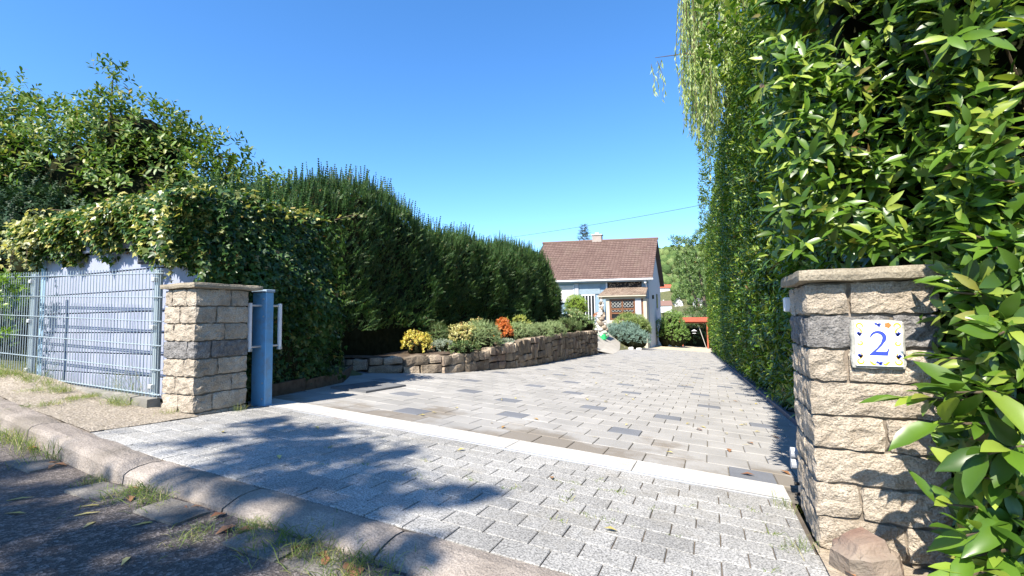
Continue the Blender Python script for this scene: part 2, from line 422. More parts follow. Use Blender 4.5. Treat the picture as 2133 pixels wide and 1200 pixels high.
# street (asphalt), slightly crowned and patched
def street_drop(x): return -0.055 - 0.055*sstep(-2.6, -3.6, x)
def street_z(x, y):
    return gz(x, y) + street_drop(x) + 0.006*noise.noise(Vector((x*1.7, y*1.7, 3))) + 0.0035*noise.noise(Vector((x*6, y*6, 9)))
setp(grid_sheet('street', -16, 8, -9, -0.25, 0.12, street_z, ASPHALT), kind='structure')

# kerb: separate kerb stones, high to the left, lowered and rounded in front of the drive
kerb = bpy.data.objects.new('kerb', None); col.objects.link(kerb); setp(kerb, kind='structure')
joints = [-16, -14.8, -13.6, -12.4, -11.2, -10, -8.9, -7.8, -6.7, -5.6, -4.45, -3.12, -2.36, -1.52, -0.45, 0.55, 1.5, 2.5, 3.5, 4.5, 5.5]
for a, b in zip(joints, joints[1:]):
    n = 14; V = []; F = []; a2, b2 = a+0.005, b-0.005
    for i in range(n):
        x = a2+(b2-a2)*i/(n-1); lo = sstep(-3.5, -2.7, x); d = -street_drop(x)
        e = 0.008 if i in (0, n-1) else 0
        wob = 0.006*noise.noise(Vector((x*3, 0, 1)))
        full = [(-0.735, -0.10), (-0.735, 0.0-e), (-0.79, 0.006-e), (-0.86, 0.006-e), (-0.895, -0.004-e), (-0.91, -0.03), (-0.918, -d-0.05), (-0.80, -d-0.10)]
        low = [(-0.735, -0.10), (-0.735, 0.0-e), (-0.79, 0.003-e), (-0.84, -0.004-e), (-0.885, -0.018-e), (-0.918, -0.042), (-0.932, -d-0.05), (-0.80, -d-0.10)]
        for (fy, fz), (ly, lz) in zip(full, low):
            y = fy*(1-lo)+ly*lo + wob + kerb_off(x); z = fz*(1-lo)+lz*lo
            V.append((x, y, gz(x, y)+z + 0.006*noise.noise(Vector((x*6, y*14, 2)))))
    kq = 8
    for i in range(n-1):
        for j in range(kq): F.append((i*kq+j, i*kq+(j+1) % kq, (i+1)*kq+(j+1) % kq, (i+1)*kq+j))
    F += [tuple(range(kq-1, -1, -1)), tuple((n-1)*kq+j for j in range(kq))]
    me = mesh_py('kerb_stone', V, F, flat=False); bm = bmesh.new(); bm.from_mesh(me); bmesh.ops.recalc_face_normals(bm, faces=bm.faces[:]); bm.to_mesh(me); bm.free()
    ob('kerb_stone', me, kerb, KERB)

# gutter: worn slabs at the foot of the kerb
gutter = bpy.data.objects.new('gutter', None); col.objects.link(gutter); setp(gutter, kind='structure')
x = -9.0; q = 0
while x < 2.2:
    l = random.uniform(0.24, 0.36); q += 1
    me = rough_box('gutter_stone', l-0.02, 0.17, 0.06, (4, 3, 1), 0.006, 0.006, q, 8)
    cx = x+l/2
    if not (cx < -2.75 and q % 3) and q % 4:
        mm = plane_matrix(cx, -1.03 + kerb_off(cx) + random.uniform(-.012, .012), street_drop(cx)-0.018+random.uniform(-.004, .004), random.uniform(-.05, .05))
        ob('gutter_stone', me, gutter, GUTTER, mm)
    x += l

# paver mesh shared by all pavers of one size
def paver_mesh(name, l, w, th, mat, c=0.004):
    mb = MB(); hx, hy = l/2, w/2
    V = [(-hx,-hy,-th),(hx,-hy,-th),(hx,hy,-th),(-hx,hy,-th),(-hx,-hy,-c),(hx,-hy,-c),(hx,hy,-c),(-hx,hy,-c),(-hx+c,-hy+c,0),(hx-c,-hy+c,0),(hx-c,hy-c,0),(-hx+c,hy-c,0)]
    F = [(8,9,10,11)] + [(i, (i+1) % 4, (i+1) % 4+4, i+4) for i in range(4)] + [(i+4, (i+1) % 4+4, (i+1) % 4+8, i+8) for i in range(4)]
    me = mesh_py(name, V, F); me.materials.append(mat); return me

# pavement apron in front of the gate
apron = sheet('pavement', [(-4.05, -0.74), (2.6, -0.74), (2.6, -0.45), (0.04, -0.3), (0.04, 0.65), (-4.15, 0.65), (-4.12, 0.0)], -0.008, AJOINT)
setp(apron, kind='structure')
AL, AW = 0.20, 0.1355
ap_me = paver_mesh('paver', AL-0.0045, AW-0.0045, 0.05, APRON, 0.003); ap_half = paver_mesh('paver_half', AL/2-0.0045, AW-0.0045, 0.05, APRON, 0.003)
rows = 10
for j in range(rows):
    y = 0.63 - AW*(j+0.5)
    xe = 0.022 if y > -0.02 else 2.4
    xl = -4.09 + (0.05 if y < 0.45 else 0.0)
    x = xl + (AL/2 if j % 2 else 0)
    if j % 2: ob('paver', ap_half, apron, None, plane_matrix(xl+AL/4, y, random.uniform(-.002, .002)))
    while x + AL < xe + 0.01:
        if not (x > 0.0 and y > -0.32):
            ob('paver', ap_me, apron, None, plane_matrix(x+AL/2, y, random.uniform(-.0018, .0018), random.uniform(-.005, .005)))
        x += AL
    if xe - x > 0.03 and xe < 1:
        ob('paver', paver_mesh('paver_cut', xe-x-0.006, AW-0.006, 0.05, APRON), apron, None, plane_matrix((xe+x)/2, y, 0))

# threshold strip and sliding gate rail
th = bpy.data.objects.new('threshold', None); col.objects.link(th); setp(th, kind='structure')
xa = -4.30
for i in range(5):
    x0, x1 = xa + i*0.866, xa + (i+1)*0.866 - 0.003
    ob('threshold_slab', paver_mesh('threshold_slab', x1-x0, 0.285, 0.08, STRIP, 0.003), th, None, plane_matrix((x0+x1)/2, 0.80, 0.004))
mb = MB(); mb.box((-2.15, -0.012, -0.05), (2.15, 0.012, 0.007), 0.003)
mb.build('gate_rail', STEEL, th, mw=plane_matrix(-2.12, 0.642, 0))

# driveway pavers: the nearest ones are pieces of their own, the rest one part
drive = sheet('driveway', [(-5.9, 0.66), (0.75, 0.66), (0.75, 3), (-0.3, 39.0), (-5.3, 39.0), (-5.6, 18), (-5.3, 8), (-5.3, 5), (-6.4, 4.2), (-6.6, 3)], -0.011, JOINT)
setp(drive, kind='structure')
DL, DW = 0.27, 0.268
seedd = [(-1.05, 1.98), (-0.69, 3.0), (-1.6, 3.03), (-2.16, 4.15), (-3.0, 1.45), (-2.1, 1.9), (-3.55, 2.1), (-2.55, 2.7), (-3.3, 3.1), (0.1, 3.2), (-0.3, 4.2), (-2.9, 4.2)]
cells = []
for j in range(int((38.6-0.955)/DW)):
    y = 0.955 + DW*(j+0.5)
    if y < 4.0: xl = float(np.interp(y, [0.9, 2.1, 3.3, 4.0], [-4.42, -4.75, -5.75, -4.98]))
    elif y < 17.6: xl = wall_x(y)
    else: xl = -5.2
    xr = hedge_x(y) + 0.12
    x = -5.94 + (DL/2 if j % 2 else 0)
    while x < xr:
        if x+DL > xl+0.04: cells.append((x+DL/2, y))
        x += DL
P = np.array(cells); dark = np.zeros(len(P), bool)
order = list(range(len(P))); random.shuffle(order); chosen = list(seedd)
for s_ in seedd:
    dark[np.argmin((P[:, 0]-s_[0])**2 + (P[:, 1]-s_[1])**2)] = True
for i in order:
    if min((P[i, 0]-c_[0])**2 + ((P[i, 1]-c_[1])*0.75)**2 for c_ in chosen) > 0.84**2:
        dark[i] = True; chosen.append(tuple(P[i]))
dist = np.hypot(P[:, 0]+0.34, P[:, 1]+2.32); near = np.argsort(dist)[:298]; isnear = np.zeros(len(P), bool); isnear[near] = True
d_me = paver_mesh('drive_paver', DL-0.005, DW-0.005, 0.05, DRIVE); d_md = paver_mesh('drive_paver_dark', DL-0.005, DW-0.005, 0.05, DRIVED)
for i in np.where(isnear)[0]:
    ob('paver', d_md if dark[i] else d_me, drive, None, plane_matrix(P[i, 0], P[i, 1], random.uniform(-.0015, .0015), random.uniform(-.003, .003)))
for flag, mt, nm in ((False, DRIVE, 'far_pavers'), (True, DRIVED, 'far_dark_pavers')):
    sel = np.where(~isnear & (dark == flag))[0]
    tv = np.array([v.co[:] for v in d_me.vertices])
    Rm = np.array(Matrix((XT, YT, NORMAL)).transposed())
    tvr = tv @ Rm.T
    off = np.stack([P[sel, 0], P[sel, 1], gz(P[sel, 0], P[sel, 1]) + rng.uniform(-.0015, .0015, len(sel))], 1)
    Vv = (off[:, None] + tvr[None]).reshape(-1, 3)
    tf = np.array([list(p.vertices) for p in d_me.polygons]); Ff = (tf[None] + (np.arange(len(sel))*len(tv))[:, None, None]).reshape(-1, 4)
    o = ob(nm, mesh_np(nm, Vv, Ff, True), drive, mt); o['kind'] = 'stuff'

# gravel verge between kerb and fence; footing in front of the number pillar; yard; garden bed
setp(grid_sheet('verge', -14, -4.0, -0.745, 0.02, 0.07, lambda x, y: gz(x, y) + 0.004 + 0.010*noise.noise(Vector((x*4, y*4, 1))) + 0.006*noise.noise(Vector((x*15, y*15, 1))) + (0.07*sstep(-4.9, -6.5, x))*sstep(-0.5, 0.0, y), VERGE, warp=lambda x, y: y + kerb_off(x)*(0.02-y)/0.765), kind='structure')
setp(grid_sheet('footing', 0.025, 2.6, -0.44, 0.06, 0.05, lambda x, y: gz(x, y) + 0.012 + 0.012*noise.noise(Vector((x*7, y*7, 1))) - 0.02*sstep(-0.32, -0.44, y), rock('footing_grit', (0.27, 0.22, 0.16), (0.45, 0.38, 0.29), 40, bump=0.8, bscale=90, dist=0.01, rnd=0)), kind='structure')
setp(grid_sheet('yard', -9, 4, 38.7, 60, 0.7, lambda x, y: gz(x, 38.6) - 0.01 - 0.03*(y-38.6) , SAND), kind='structure')
def bed_z(x, y): return TERR + 0.05*noise.noise(Vector((x*1.3, y*1.3, 5))) + 0.03*noise.noise(Vector((x*5, y*5, 1)))
V = []; F = []; yy = np.linspace(3.34, 17.6, 90); nxx = 16
for y in yy:
    xr = wall_x(y) - 0.07
    for i in range(nxx):
        x = xr + (-10.5-xr)*(i/(nxx-1))**1.7; V.append((x, y, bed_z(x, y) - (0.03 if i == 0 else 0)))
for j in range(len(yy)-1):
    for i in range(nxx-1): F.append((j*nxx+i, (j+1)*nxx+i, (j+1)*nxx+i+1, j*nxx+i+1))
setp(ob('garden_bed', mesh_py('garden_bed', V, F, flat=False), None, SOIL), kind='structure')
# pale path up to the house door
PATH = rock('path_concrete', (0.30, 0.28, 0.24), (0.40, 0.375, 0.33), 3, rnd=0.1, bscale=80)
V = []; F = []; npth = 40
for i in range(npth):
    f = i/(npth-1); xc = -5.25 - 2.2*f - 0.9*f*f; y = 18.6 + 18.5*f
    for x in (xc+0.8, xc, xc-0.6): V.append((x, y, max(ground_z(x, y), gz(x, y)-0.03) + 0.035))
for i in range(npth-1):
    for j in range(2): F.append((i*3+j+1, i*3+j, (i+1)*3+j, (i+1)*3+j+1))
setp(ob('path', mesh_py('path', V, F, False), None, PATH), kind='structure')
# ================================================================== GATE: pillars, fence, shed, post
def block_pillar(name, label, cat, x0, x1, y0, y1, z0, ncourse, darkc, splits, cap_over, cap_h):
    t = thing(name, label, cat, (x0, y0, z0))
    w, d = x1-x0, y1-y0; H = 0.14
    mb = MB(); mb.box((0.022, 0.022, -0.06), (w-0.022, d-0.022, ncourse*H)); mb.build('mortar_core', MORTAR, t)
    q = 0
    for c in range(ncourse):
        fr, bk, dep = splits[c % len(splits)]
        for row, (cuts, ya, yb) in enumerate(((fr, 0, dep), (bk, dep, d))):
            e = [0] + [cc for cc in cuts] + [w]
            for a, b in zip(e, e[1:]):
                q += 1
                me = rough_box('block', b-a-0.007, yb-ya-0.007, H-0.008, (10, 10, 6), 0.011, 0.004, q+len(name), 26, smooth=False)
                o = ob('block', me, t, BLOCKD if (ncourse-1-c) == darkc else BLOCK)
                o.location = ((a+b)/2, (ya+yb)/2, c*H + H/2)
    oa, obb, oc, od = cap_over
    me = rough_box('coping', w+oa+obb, d+oc+od, cap_h, (12, 12, 2), 0.007, 0.006, 5+len(name), 9)
    ob('coping', me, t, CAPST, loc=((w-oa+obb)/2, (d-oc+od)/2, ncourse*H + cap_h/2 + 0.002))
    return t
SPL = [([0.30], [0.20], 0.22), ([0.16], [0.30], 0.30), ([], [0.22], 0.20), ([0.26], [0.16], 0.26), ([], [0.3], 0.18), ([0.14], [0.28], 0.30)]
rp = block_pillar('number_pillar', 'buff split-block gate pillar carrying the blue house number tile', 'pillar', 0.035, 0.49, 0.0, 0.46, 0.045, 8, 1, SPL, (0.03, 0.03, 0.05, 0.03), 0.055)
SPL2 = [([0.27], [0.2], 0.30), ([0.20], [0.25], 0.16), ([0.16], [0.2], 0.46-0.14), ([0.26], [], 0.20), ([0.30], [0.2], 0.14), ([0.13, 0.27], [0.2], 0.25), ([0.2], [0.3], 0.18), ([0.1, 0.28], [], 0.30)]
lp = block_pillar('gate_pillar', 'buff split-block gate pillar with one dark course beside the mesh fence', 'pillar', -4.45, -4.05, 0.0, 0.46, 0.186, 8, 3, SPL2, (0.015, 0.03, 0.03, 0.12), 0.045)
# house number tile
WHITE = plain('tile_glaze', (0.80, 0.79, 0.75), 0.12, 0.6, var=0.03); BLUE = plain('tile_blue', (0.035, 0.06, 0.34), 0.15, 0.5, var=0.1)
YEL = plain('tile_yellow', (0.60, 0.34, 0.03), 0.15, 0.5, var=0.1); ORA = plain('tile_orange', (0.62, 0.16, 0.05), 0.15, 0.5, var=0.1)
tl = thing('house_number', 'white glazed tile with a blue number 2 on the pillar', 'sign', (0.278, -0.020, 0.908)); tl.scale = (0.94, 1, 0.94)
tl.rotation_euler = (0, math.radians(0.8), 0)
me = rough_box('mortar_bed', 0.196, 0.024, 0.212, (7, 2, 7), 0.006, 0.006, 3, 20); ob('mortar_bed', me, tl, rock('mortar_grey', (0.25, 0.25, 0.22), (0.38, 0.37, 0.33), 12, rnd=0, bscale=90), loc=(0, 0.012, -0.004))
for (a, b) in ((-0.083, -0.0455), (-0.0445, 0.0445), (0.0455, 0.083)):
    MB().box((a, -0.006, -0.096), (b, 0.004, 0.096), 0.001).build('tile', WHITE, tl)
def arc(cx, cz, r, a0, a1, n=12, rz=None):
    return [(cx+r*math.cos(math.radians(a0+(a1-a0)*i/n)), cz+(rz or r)*math.sin(math.radians(a0+(a1-a0)*i/n))) for i in range(n+1)]
outer = arc(-0.001, 0.026, 0.0265, 170, -28, 16, 0.0275)
two = [(-0.0285, 0.021)] + outer + [(0.009, -0.008), (-0.0105, -0.0315), (0.021, -0.0315), (0.0255, -0.028), (0.0285, -0.0195), (0.0325, -0.0195), (0.027, -0.0475), (-0.0315, -0.0475), (-0.0315, -0.044), (-0.006, -0.016), (0.006, 0.002)] + arc(-0.0045, 0.025, 0.0165, -8, 150, 10, 0.0175)
MB().prism([(x*1.1, z*1.05) for x, z in two], -0.0066, -0.0058, 'y').build('numeral', BLUE, tl)
def ribbon(pts, w, mat, nm):
    L = []; Rr = []
    for i, (x, z) in enumerate(pts):
        a = pts[max(i-1, 0)]; b = pts[min(i+1, len(pts)-1)]; dx, dz = b[0]-a[0], b[1]-a[1]; l = math.hypot(dx, dz) or 1
        ww = 1.7*w*(0.35+0.65*math.sin(PI*(i+0.5)/len(pts)))
        L.append((x-dz/l*ww, z+dx/l*ww)); Rr.append((x+dz/l*ww, z-dx/l*ww))
    V = [(x, -0.0064, z) for x, z in L] + [(x, -0.0064, z) for x, z in Rr]; n = len(pts)
    ob(nm, mesh_py(nm, V, [(i, i+1, n+i+1, n+i) for i in range(n-1)]), tl, mat)
for sx in (-1, 1):
    for (cz, sg) in ((0.076, 1), (-0.076, -1)):
        ribbon([(sx*(0.066+x), cz+sg*z) for x, z in arc(0, 0, 0.011, -60, 215, 12)], 0.0022, YEL, 'scroll')
        ribbon([(sx*(0.072-0.012*math.sin(u*2.6)), cz-sg*(0.006+0.03*u)) for u in [i/8 for i in range(9)]], 0.0018, YEL, 'scroll')
    for cz in (0.045, -0.05):
        for q, (dx, dz) in enumerate(((0.012, 0.012), (0.006, 0.018), (-0.008, 0.012))):
            ribbon([(sx*(0.066+dx*u), cz-0.012+dz*u+0.004*math.sin(3*u)) for u in [i/5 for i in range(6)]], 0.0025, BLUE, 'leaf_mark')
    ribbon([(sx*(0.066+x), z) for x, z in arc(0, 0.002, 0.008, 80, 400, 12)], 0.002, YEL, 'scroll')
    ribbon([(sx*(0.012+0.024*u), -0.083-0.006*math.sin(u*5)) for u in [i/8 for i in range(9)]], 0.0025, YEL, 'scroll')
for cz in (0.082, -0.083):
    for (dx, dz) in ((0.013, 0.004), (0.009, -0.008), (-0.01, 0.007)):
        ribbon([(-0.002+dx*u, cz+dz*u) for u in [i/5 for i in range(6)]], 0.003, BLUE, 'leaf_mark')
MB().prism([(0.034+0.011*math.cos(a)*(1+0.15*math.cos(5*a)), 0.08+0.012*math.sin(a)*(1+0.15*math.cos(5*a))) for a in [2*PI*i/20 for i in range(20)]], -0.0067, -0.0059, 'y').build('flower_mark', ORA, tl)
# rock at the pillar's foot
o = ob('rock', rough_box('rock', 0.21, 0.20, 0.19, (4, 4, 4), 0.028, 0.042, 11, 7, taper=0.15), None, REDROCK, loc=(0.155, -0.16, gz(0.17, -0.18)+0.055))
o.rotation_euler = (0.1, -0.1, 0.5); setp(o, 'weathered red sandstone boulder at the foot of the number pillar', 'rock')
o = ob('stone', rough_box('stone', 0.12, 0.10, 0.09, (4, 4, 3), 0.02, 0.015, 4, 9), None, PALEROCK, loc=(0.52, -0.22, gz(0.5, -0.2)+0.05))
setp(o, 'small grey stone under the laurel leaves beside the number pillar', 'stone')
# gate stops behind the number pillar
GREYP = plain('grey_plastic', (0.36, 0.38, 0.42), 0.5); BLK = plain('black_rubber', (0.012, 0.012, 0.012), 0.7); WPL = plain('white_plastic', (0.7, 0.7, 0.72), 0.4)
gs = thing('gate_stop', 'grey gate stop with two round buffers behind the number pillar', 'gate stop', (0.03, 0.72, gz(0.03, 0.72)))
MB().box((0.045, -0.02, 0.0), (0.10, 0.03, 0.32), 0.006).build('bracket', STEEL, gs)
for z in (0.19, 0.25):
    MB().tube([(0.046, 0.0, z), (0.012, -0.0, z)], 0.030, 12).build('buffer', GREYP, gs)
for z in (0.035, 0.09):
    MB().tube([(0.046, -0.03, z), (0.02, -0.03, z)], 0.009, 8).build('bolt', BLK, gs)
o = MB().box((-0.012, -0.03, -0.04), (0.03, 0.015, 0.035), 0.006).build('sensor_box', WPL, None, loc=(0.03, 0.50, 1.085))
setp(o, 'small white gate sensor box at the back of the number pillar', 'sensor')

# blue gate post with guide rollers
BLUEP = plain('blue_paint', (0.12, 0.31, 0.52), 0.45, 0.5, var=0.12, scale=5, dirt=((0.20, 0.19, 0.17), 9, 0.55))
zb = gz(-4.08, 0.62)
gp = thing('gate_post', 'light blue steel gate post with guide rollers beside the pillar', 'gate post', (-4.13, 0.66, zb))
MB().box((-0.09, -0.04, -0.02), (0.09, 0.04, 1.02), 0.006).build('post', BLUEP, gp)
MB().box((-0.098, -0.048, 1.021), (0.098, 0.048, 1.045), 0.004).build('post_cap', plain('cap_metal', (0.25, 0.33, 0.42), 0.4), gp)
ZN = plain('zinc', (0.50, 0.50, 0.49), 0.4, 0.5, 0.5)
for sgn, xo in ((-1, 0.03), (1, 0.03)):
    y = 0.155*sgn
    b = MB().tube([(xo, 0.041*sgn, 0.90), (xo, y, 0.90)], 0.010, 8).build('roller_bracket', ZN, gp, flat=False)
    MB().tube([(xo, 0.041*sgn, 0.53), (xo, y, 0.53)], 0.010, 8).build('roller_bracket', ZN, gp, flat=False)
    MB().tube([(xo, y, 0.515), (xo, y, 0.92)], 0.019, 12).build('roller', WPL, b, flat=False)
    MB().tube([(xo, y, 0.49), (xo, y, 0.515)], 0.024, 10).build('roller_nut', ZN, b, flat=False)
for z in (0.06, 0.2, 0.80, 0.96):
    MB().tube([(0.06, -0.041, z), (0.06, -0.047, z)], 0.008, 8).build('bolt', ZN, gp)

# double-rod mesh fence: every rod its own piece
GREENM = plain('fence_steel', (0.30, 0.355, 0.375), 0.45, 0.5, 0.3, var=0.08)
fn = thing('mesh_fence', 'grey-green double-rod wire mesh fence in front of the blue shed', 'fence', (-4.52, 0.02, 0.0))
def fz(x): return 0.448 - 0.036*(x)                  # bottom rod height along local x (negative to the left)
FL = 3.95
vw = MB().tube([(0, 0, -0.03), (0, 0, 1.045)], 0.0036, 5).build('tmp', GREENM); vme = vw.data; bpy.data.objects.remove(vw)
nw = int(FL/0.05)
for i in range(nw):
    x = -0.02 - i*0.05; ob('vertical_rod', vme, fn, None, loc=(x, 0, fz(x)))
for j in range(6):
    for sy in (-0.008, 0.008):
        x0, x1 = 0.03, -FL
        MB().tube([(x0, sy, fz(x0)+0.2*j), (x1, sy, fz(x1)+0.2*j)], 0.0045, 6).build('horizontal_rod', GREENM, fn, flat=False)
for x in (-0.10, -2.16):
    p = MB().box((x-0.03, 0.012, fz(x)-0.12), (x+0.03, 0.052, fz(x)+1.03), 0.004).build('post', GREENM, fn)
    for z in (0.06, 0.55, 0.95):
        MB().box((x-0.022, -0.018, fz(x)+z-0.018), (x+0.022, 0.0115, fz(x)+z+0.018), 0.004).build('clamp', ZN, p)
# concrete plinth under the fence
pl_ = thing('fence_plinth', 'low mossy concrete plinth under the wire mesh fence', 'plinth', (-4.5, 0.0, 0))
for (a, b) in ((-0.04, -0.26), (-0.27, -1.6), (-1.61, -3.0), (-3.01, -4.4)):
    l = a-b; x = (a+b)/2
    o = ob('plinth_block', rough_box('plinth_block', l, 0.11, 0.24, (8, 2, 2), 0.006, 0.006, int(-b*9), 5), pl_, CONC)
    o.location = (x, 0.0, fz(x)-0.145); o.rotation_euler = (0, 0.036, 0)

# shed
PAINT = plain('shed_paint', (0.27, 0.295, 0.385), 0.65, 0.25, var=0.08, scale=6, dirt=((0.30, 0.31, 0.33), 3, 0.35))
PAINTB = plain('shed_trim_paint', (0.25, 0.38, 0.52), 0.55, 0.3, var=0.06)
ROOFF = plain('roofing_felt', (0.16, 0.18, 0.21), 0.8, 0.2, var=0.2)
sh = thing('garden_shed', 'pale blue-grey boarded shed behind the mesh fence, roof buried in ivy', 'shed', (-4.5, 0.30, 0.0))
x0, x1 = -2.62, -0.04
for i in range(7):
    z = 0.34 + i*0.203
    MB().box((x0, 0.0+0.004*(i % 2), z), (x1, 0.03, z+0.193), 0.004).build('board', PAINT, sh)
MB().box((x0-0.05, -0.05, 1.765), (x1-0.3, -0.02, 1.93), 0.004).build('fascia', PAINT, sh)
MB().box((x0-0.09, -0.006, 0.30), (x0-0.004, 0.09, 1.76), 0.004).build('corner_post', PAINTB, sh)
MB().box((x1+0.004, -0.006, 0.30), (x1+0.085, 0.09, 1.76), 0.004).build('corner_post', PAINTB, sh)
MB().box((x0+0.02, 0.035, 0.25), (x1-0.02, 0.06, 1.78)).build('back_panel', plain('shed_inside', (0.03, 0.03, 0.035), 0.9), sh)
for i in range(7):
    z = 0.34 + i*0.203
    MB().box((x0-0.085, 0.10, z), (x0-0.055, 1.9, z+0.197), 0.004).build('side_board', PAINT, sh)
    if i < 4: MB().box((x1+0.02, 0.10, z), (x1+0.05, 0.4, z+0.197), 0.004).build('side_board', PAINT, sh)
rf = MB(); rf.add([(x0-0.34, -0.10, 1.95), (x1-0.05, -0.10, 1.95), (x1-0.55, 2.0, 2.14), (x0-0.34, 2.0, 2.14), (x0-0.34, -0.10, 2.0), (x1-0.05, -0.10, 2.0), (x1-0.55, 2.0, 2.19), (x0-0.34, 2.0, 2.19)], [(0,3,2,1),(4,5,6,7),(0,1,5,4),(1,2,6,5),(2,3,7,6),(3,0,4,7)])
rf.build('roof', ROOFF, sh)
v = MB().box((-0.86, -0.03, 1.60), (-0.50, -0.001, 1.755), 0.004).build('vent', plain('vent_dark', (0.02, 0.02, 0.025), 0.6), sh)
for i in range(5): MB().box((-0.84, -0.04, 1.615+0.027*i), (-0.52, -0.03, 1.63+0.027*i)).build('vent_slat', plain('vent_slat', (0.03, 0.03, 0.035), 0.6), v)

# drain grate in the drive
IRON = plain('cast_iron', (0.13, 0.135, 0.145), 0.55, 0.4, 0.0, var=0.2)
gr = thing('drain_grate', 'dark cast iron drain grate set in the grey paving', 'drain grate'); gr.matrix_world = plane_matrix(-4.24, 2.25, 0.010, 0.06)
GL, GW = 0.82, 0.50
f = MB()
for (a, b) in (((-GW/2, -GL/2), (GW/2, -GL/2+0.03)), ((-GW/2, GL/2-0.03), (GW/2, GL/2)), ((-GW/2, -GL/2+0.03), (-GW/2+0.03, GL/2-0.03)), ((GW/2-0.03, -GL/2+0.03), (GW/2, GL/2-0.03))):
    f.box((a[0], a[1], -0.02), (b[0], b[1], 0.012))
f.build('frame', IRON, gr)
MB().box((-GW/2+0.03, -GL/2+0.03, -0.012), (GW/2-0.03, GL/2-0.03, -0.002)).build('pit', plain('pit_dark', (0.012, 0.012, 0.012), 0.95, 0.0), gr)
bme = None
for i in range(26):
    y = -GL/2 + 0.045 + i*0.0292
    if bme is None:
        o = MB().box((-GW/2+0.031, -0.008, -0.002), (GW/2-0.031, 0.008, 0.010), 0.002).build('bar', IRON, gr); bme = o.data
    else: o = ob('bar', bme, gr)
    o.location = (0, y, 0)
MB().box((-0.05, -0.05, 0.0105), (0.05, 0.05, 0.014)).build('lifting_plate', IRON, gr)

# dry-stone wall: each stone a piece of its own
sw = thing('stone_wall', 'curved dry-stone wall of brown sandstone holding the flower bed', 'wall')
def along(d):
    acc = 0
    for (a, b) in zip(WALL, WALL[1:]):
        l = math.hypot(b[0]-a[0], b[1]-a[1])
        if acc + l >= d: f = (d-acc)/l; return a[0]+(b[0]-a[0])*f, a[1]+(b[1]-a[1])*f, math.atan2(b[1]-a[1], b[0]-a[0])
        acc += l
    return b[0], b[1], math.atan2(b[1]-a[1], b[0]-a[0])
TOT = sum(math.hypot(b[0]-a[0], b[1]-a[1]) for a, b in zip(WALL, WALL[1:]))
def wtop(d):
    return float(np.interp(d, [0, 1.3, 2.0, 3.2, 4.4, 6, 9, 12, TOT], [0.40, 0.40, 0.40, 0.42, 0.50, 0.53, 0.50, 0.44, 0.40]))
V = []; F = []; nn = 70
for i in range(nn):
    x, y, a = along(TOT*i/(nn-1)); nxv, nyv = math.sin(a), -math.cos(a)   # outward: to the drive
    for (o_, z) in ((-0.06, gz(x, y)-0.1), (-0.06, wtop(TOT*i/(nn-1))-0.03), (-0.26, wtop(TOT*i/(nn-1))-0.03)):
        V.append((x+nxv*o_, y+nyv*o_, z))
for i in range(nn-1):
    for j in range(2): F.append((i*3+j, i*3+j+1, (i+1)*3+j+1, (i+1)*3+j))
core = ob('wall_core', mesh_py('wall_core', V, F, False), sw, SOIL)
q = 0
def lay(d, lcell, z0, z1):
    global q
    q += 1
    x, y, a = along(d+lcell/2); nxv, nyv = math.sin(a), -math.cos(a)
    dep = random.uniform(0.20, 0.27); pro = random.uniform(-0.012, 0.022)
    me = rough_box('stone', lcell-random.uniform(0.004, 0.014), dep, (z1-z0)-random.uniform(0.003, 0.012), (4, 2, 3), 0.030, 0.010, q, 6, smooth=False)
    o = ob('stone', me, sw, WALLST)
    o.location = (x+nxv*(pro-dep/2+0.03), y+nyv*(pro-dep/2+0.03), (z0+z1)/2)
    o.rotation_euler = (random.uniform(-.04, .04), random.uniform(-.05, .05), a+random.uniform(-.05, .05))
random.seed(21)
d = 0.0
while d < TOT - 0.15:
    span = min(random.uniform(0.55, 0.8), TOT-d)
    x, y, a = along(d+span/2); zb_ = gz(x, y) - 0.02; zt_ = wtop(d+span/2) + random.uniform(-0.02, 0.03); h = zt_-zb_
    ncs = max(2, int(round(h/0.165)))
    if random.random() < 0.3 and h > 0.6: ncs += 1
    cuts = [zb_ + h*(i/ncs + (random.uniform(-.12, .12)/ncs if 0 < i < ncs else 0)) for i in range(ncs+1)]
    i = 0
    while i < ncs:
        two_high = ncs > 3 and i < ncs-1 and random.random() < 0.2
        z0_, z1_ = cuts[i], cuts[i+2 if two_high else i+1]
        ns = 1 if (not two_high and random.random() < 0.3) else (3 if two_high or random.random() < 0.35 else 2)
        cc = sorted([0, 1] + [(j+1)/ns + random.uniform(-.13, .13) for j in range(ns-1)])
        for a_, b_ in zip(cc, cc[1:]): lay(d + a_*span, (b_-a_)*span, z0_, z1_)
        i += 2 if two_high else 1
    d += span
# ================================================================== VEGETATION
def U_(a, b, n): return rng.uniform(a, b, n)
LAUREL = leaf('laurel_leaf', (0.028, 0.070, 0.008), (0.090, 0.172, 0.016), (0.24, 0.31, 0.045), 0.30, rough=0.36, trans=0.25, spec=0.5)
def laurel_top(y): return np.interp(y, [0, 2.8, 5, 12, 25, 40], [4.6, 4.7, 5.4, 6.2, 6.2, 5.6])
def laurel_x(y, z):
    return 0.62 - 0.023*y - 0.15*np.clip((z-0.25)/1.3, 0, 1) + 0.10*np.clip((0.25-z)/0.25, 0, 1)
lh = thing('laurel_hedge', 'tall clipped cherry laurel hedge with glossy leaves along the drive', 'hedge', (0, 0, 0))
def pack(P, N, per, size, ln, **kw):
    k_ = fbm(P, 2.6, 6) + 0.35*rng.random(len(P)) > -0.17        # clumps with dark gaps between
    return shoots(P[k_], N[k_], per, size, ln, **kw)
sets = []
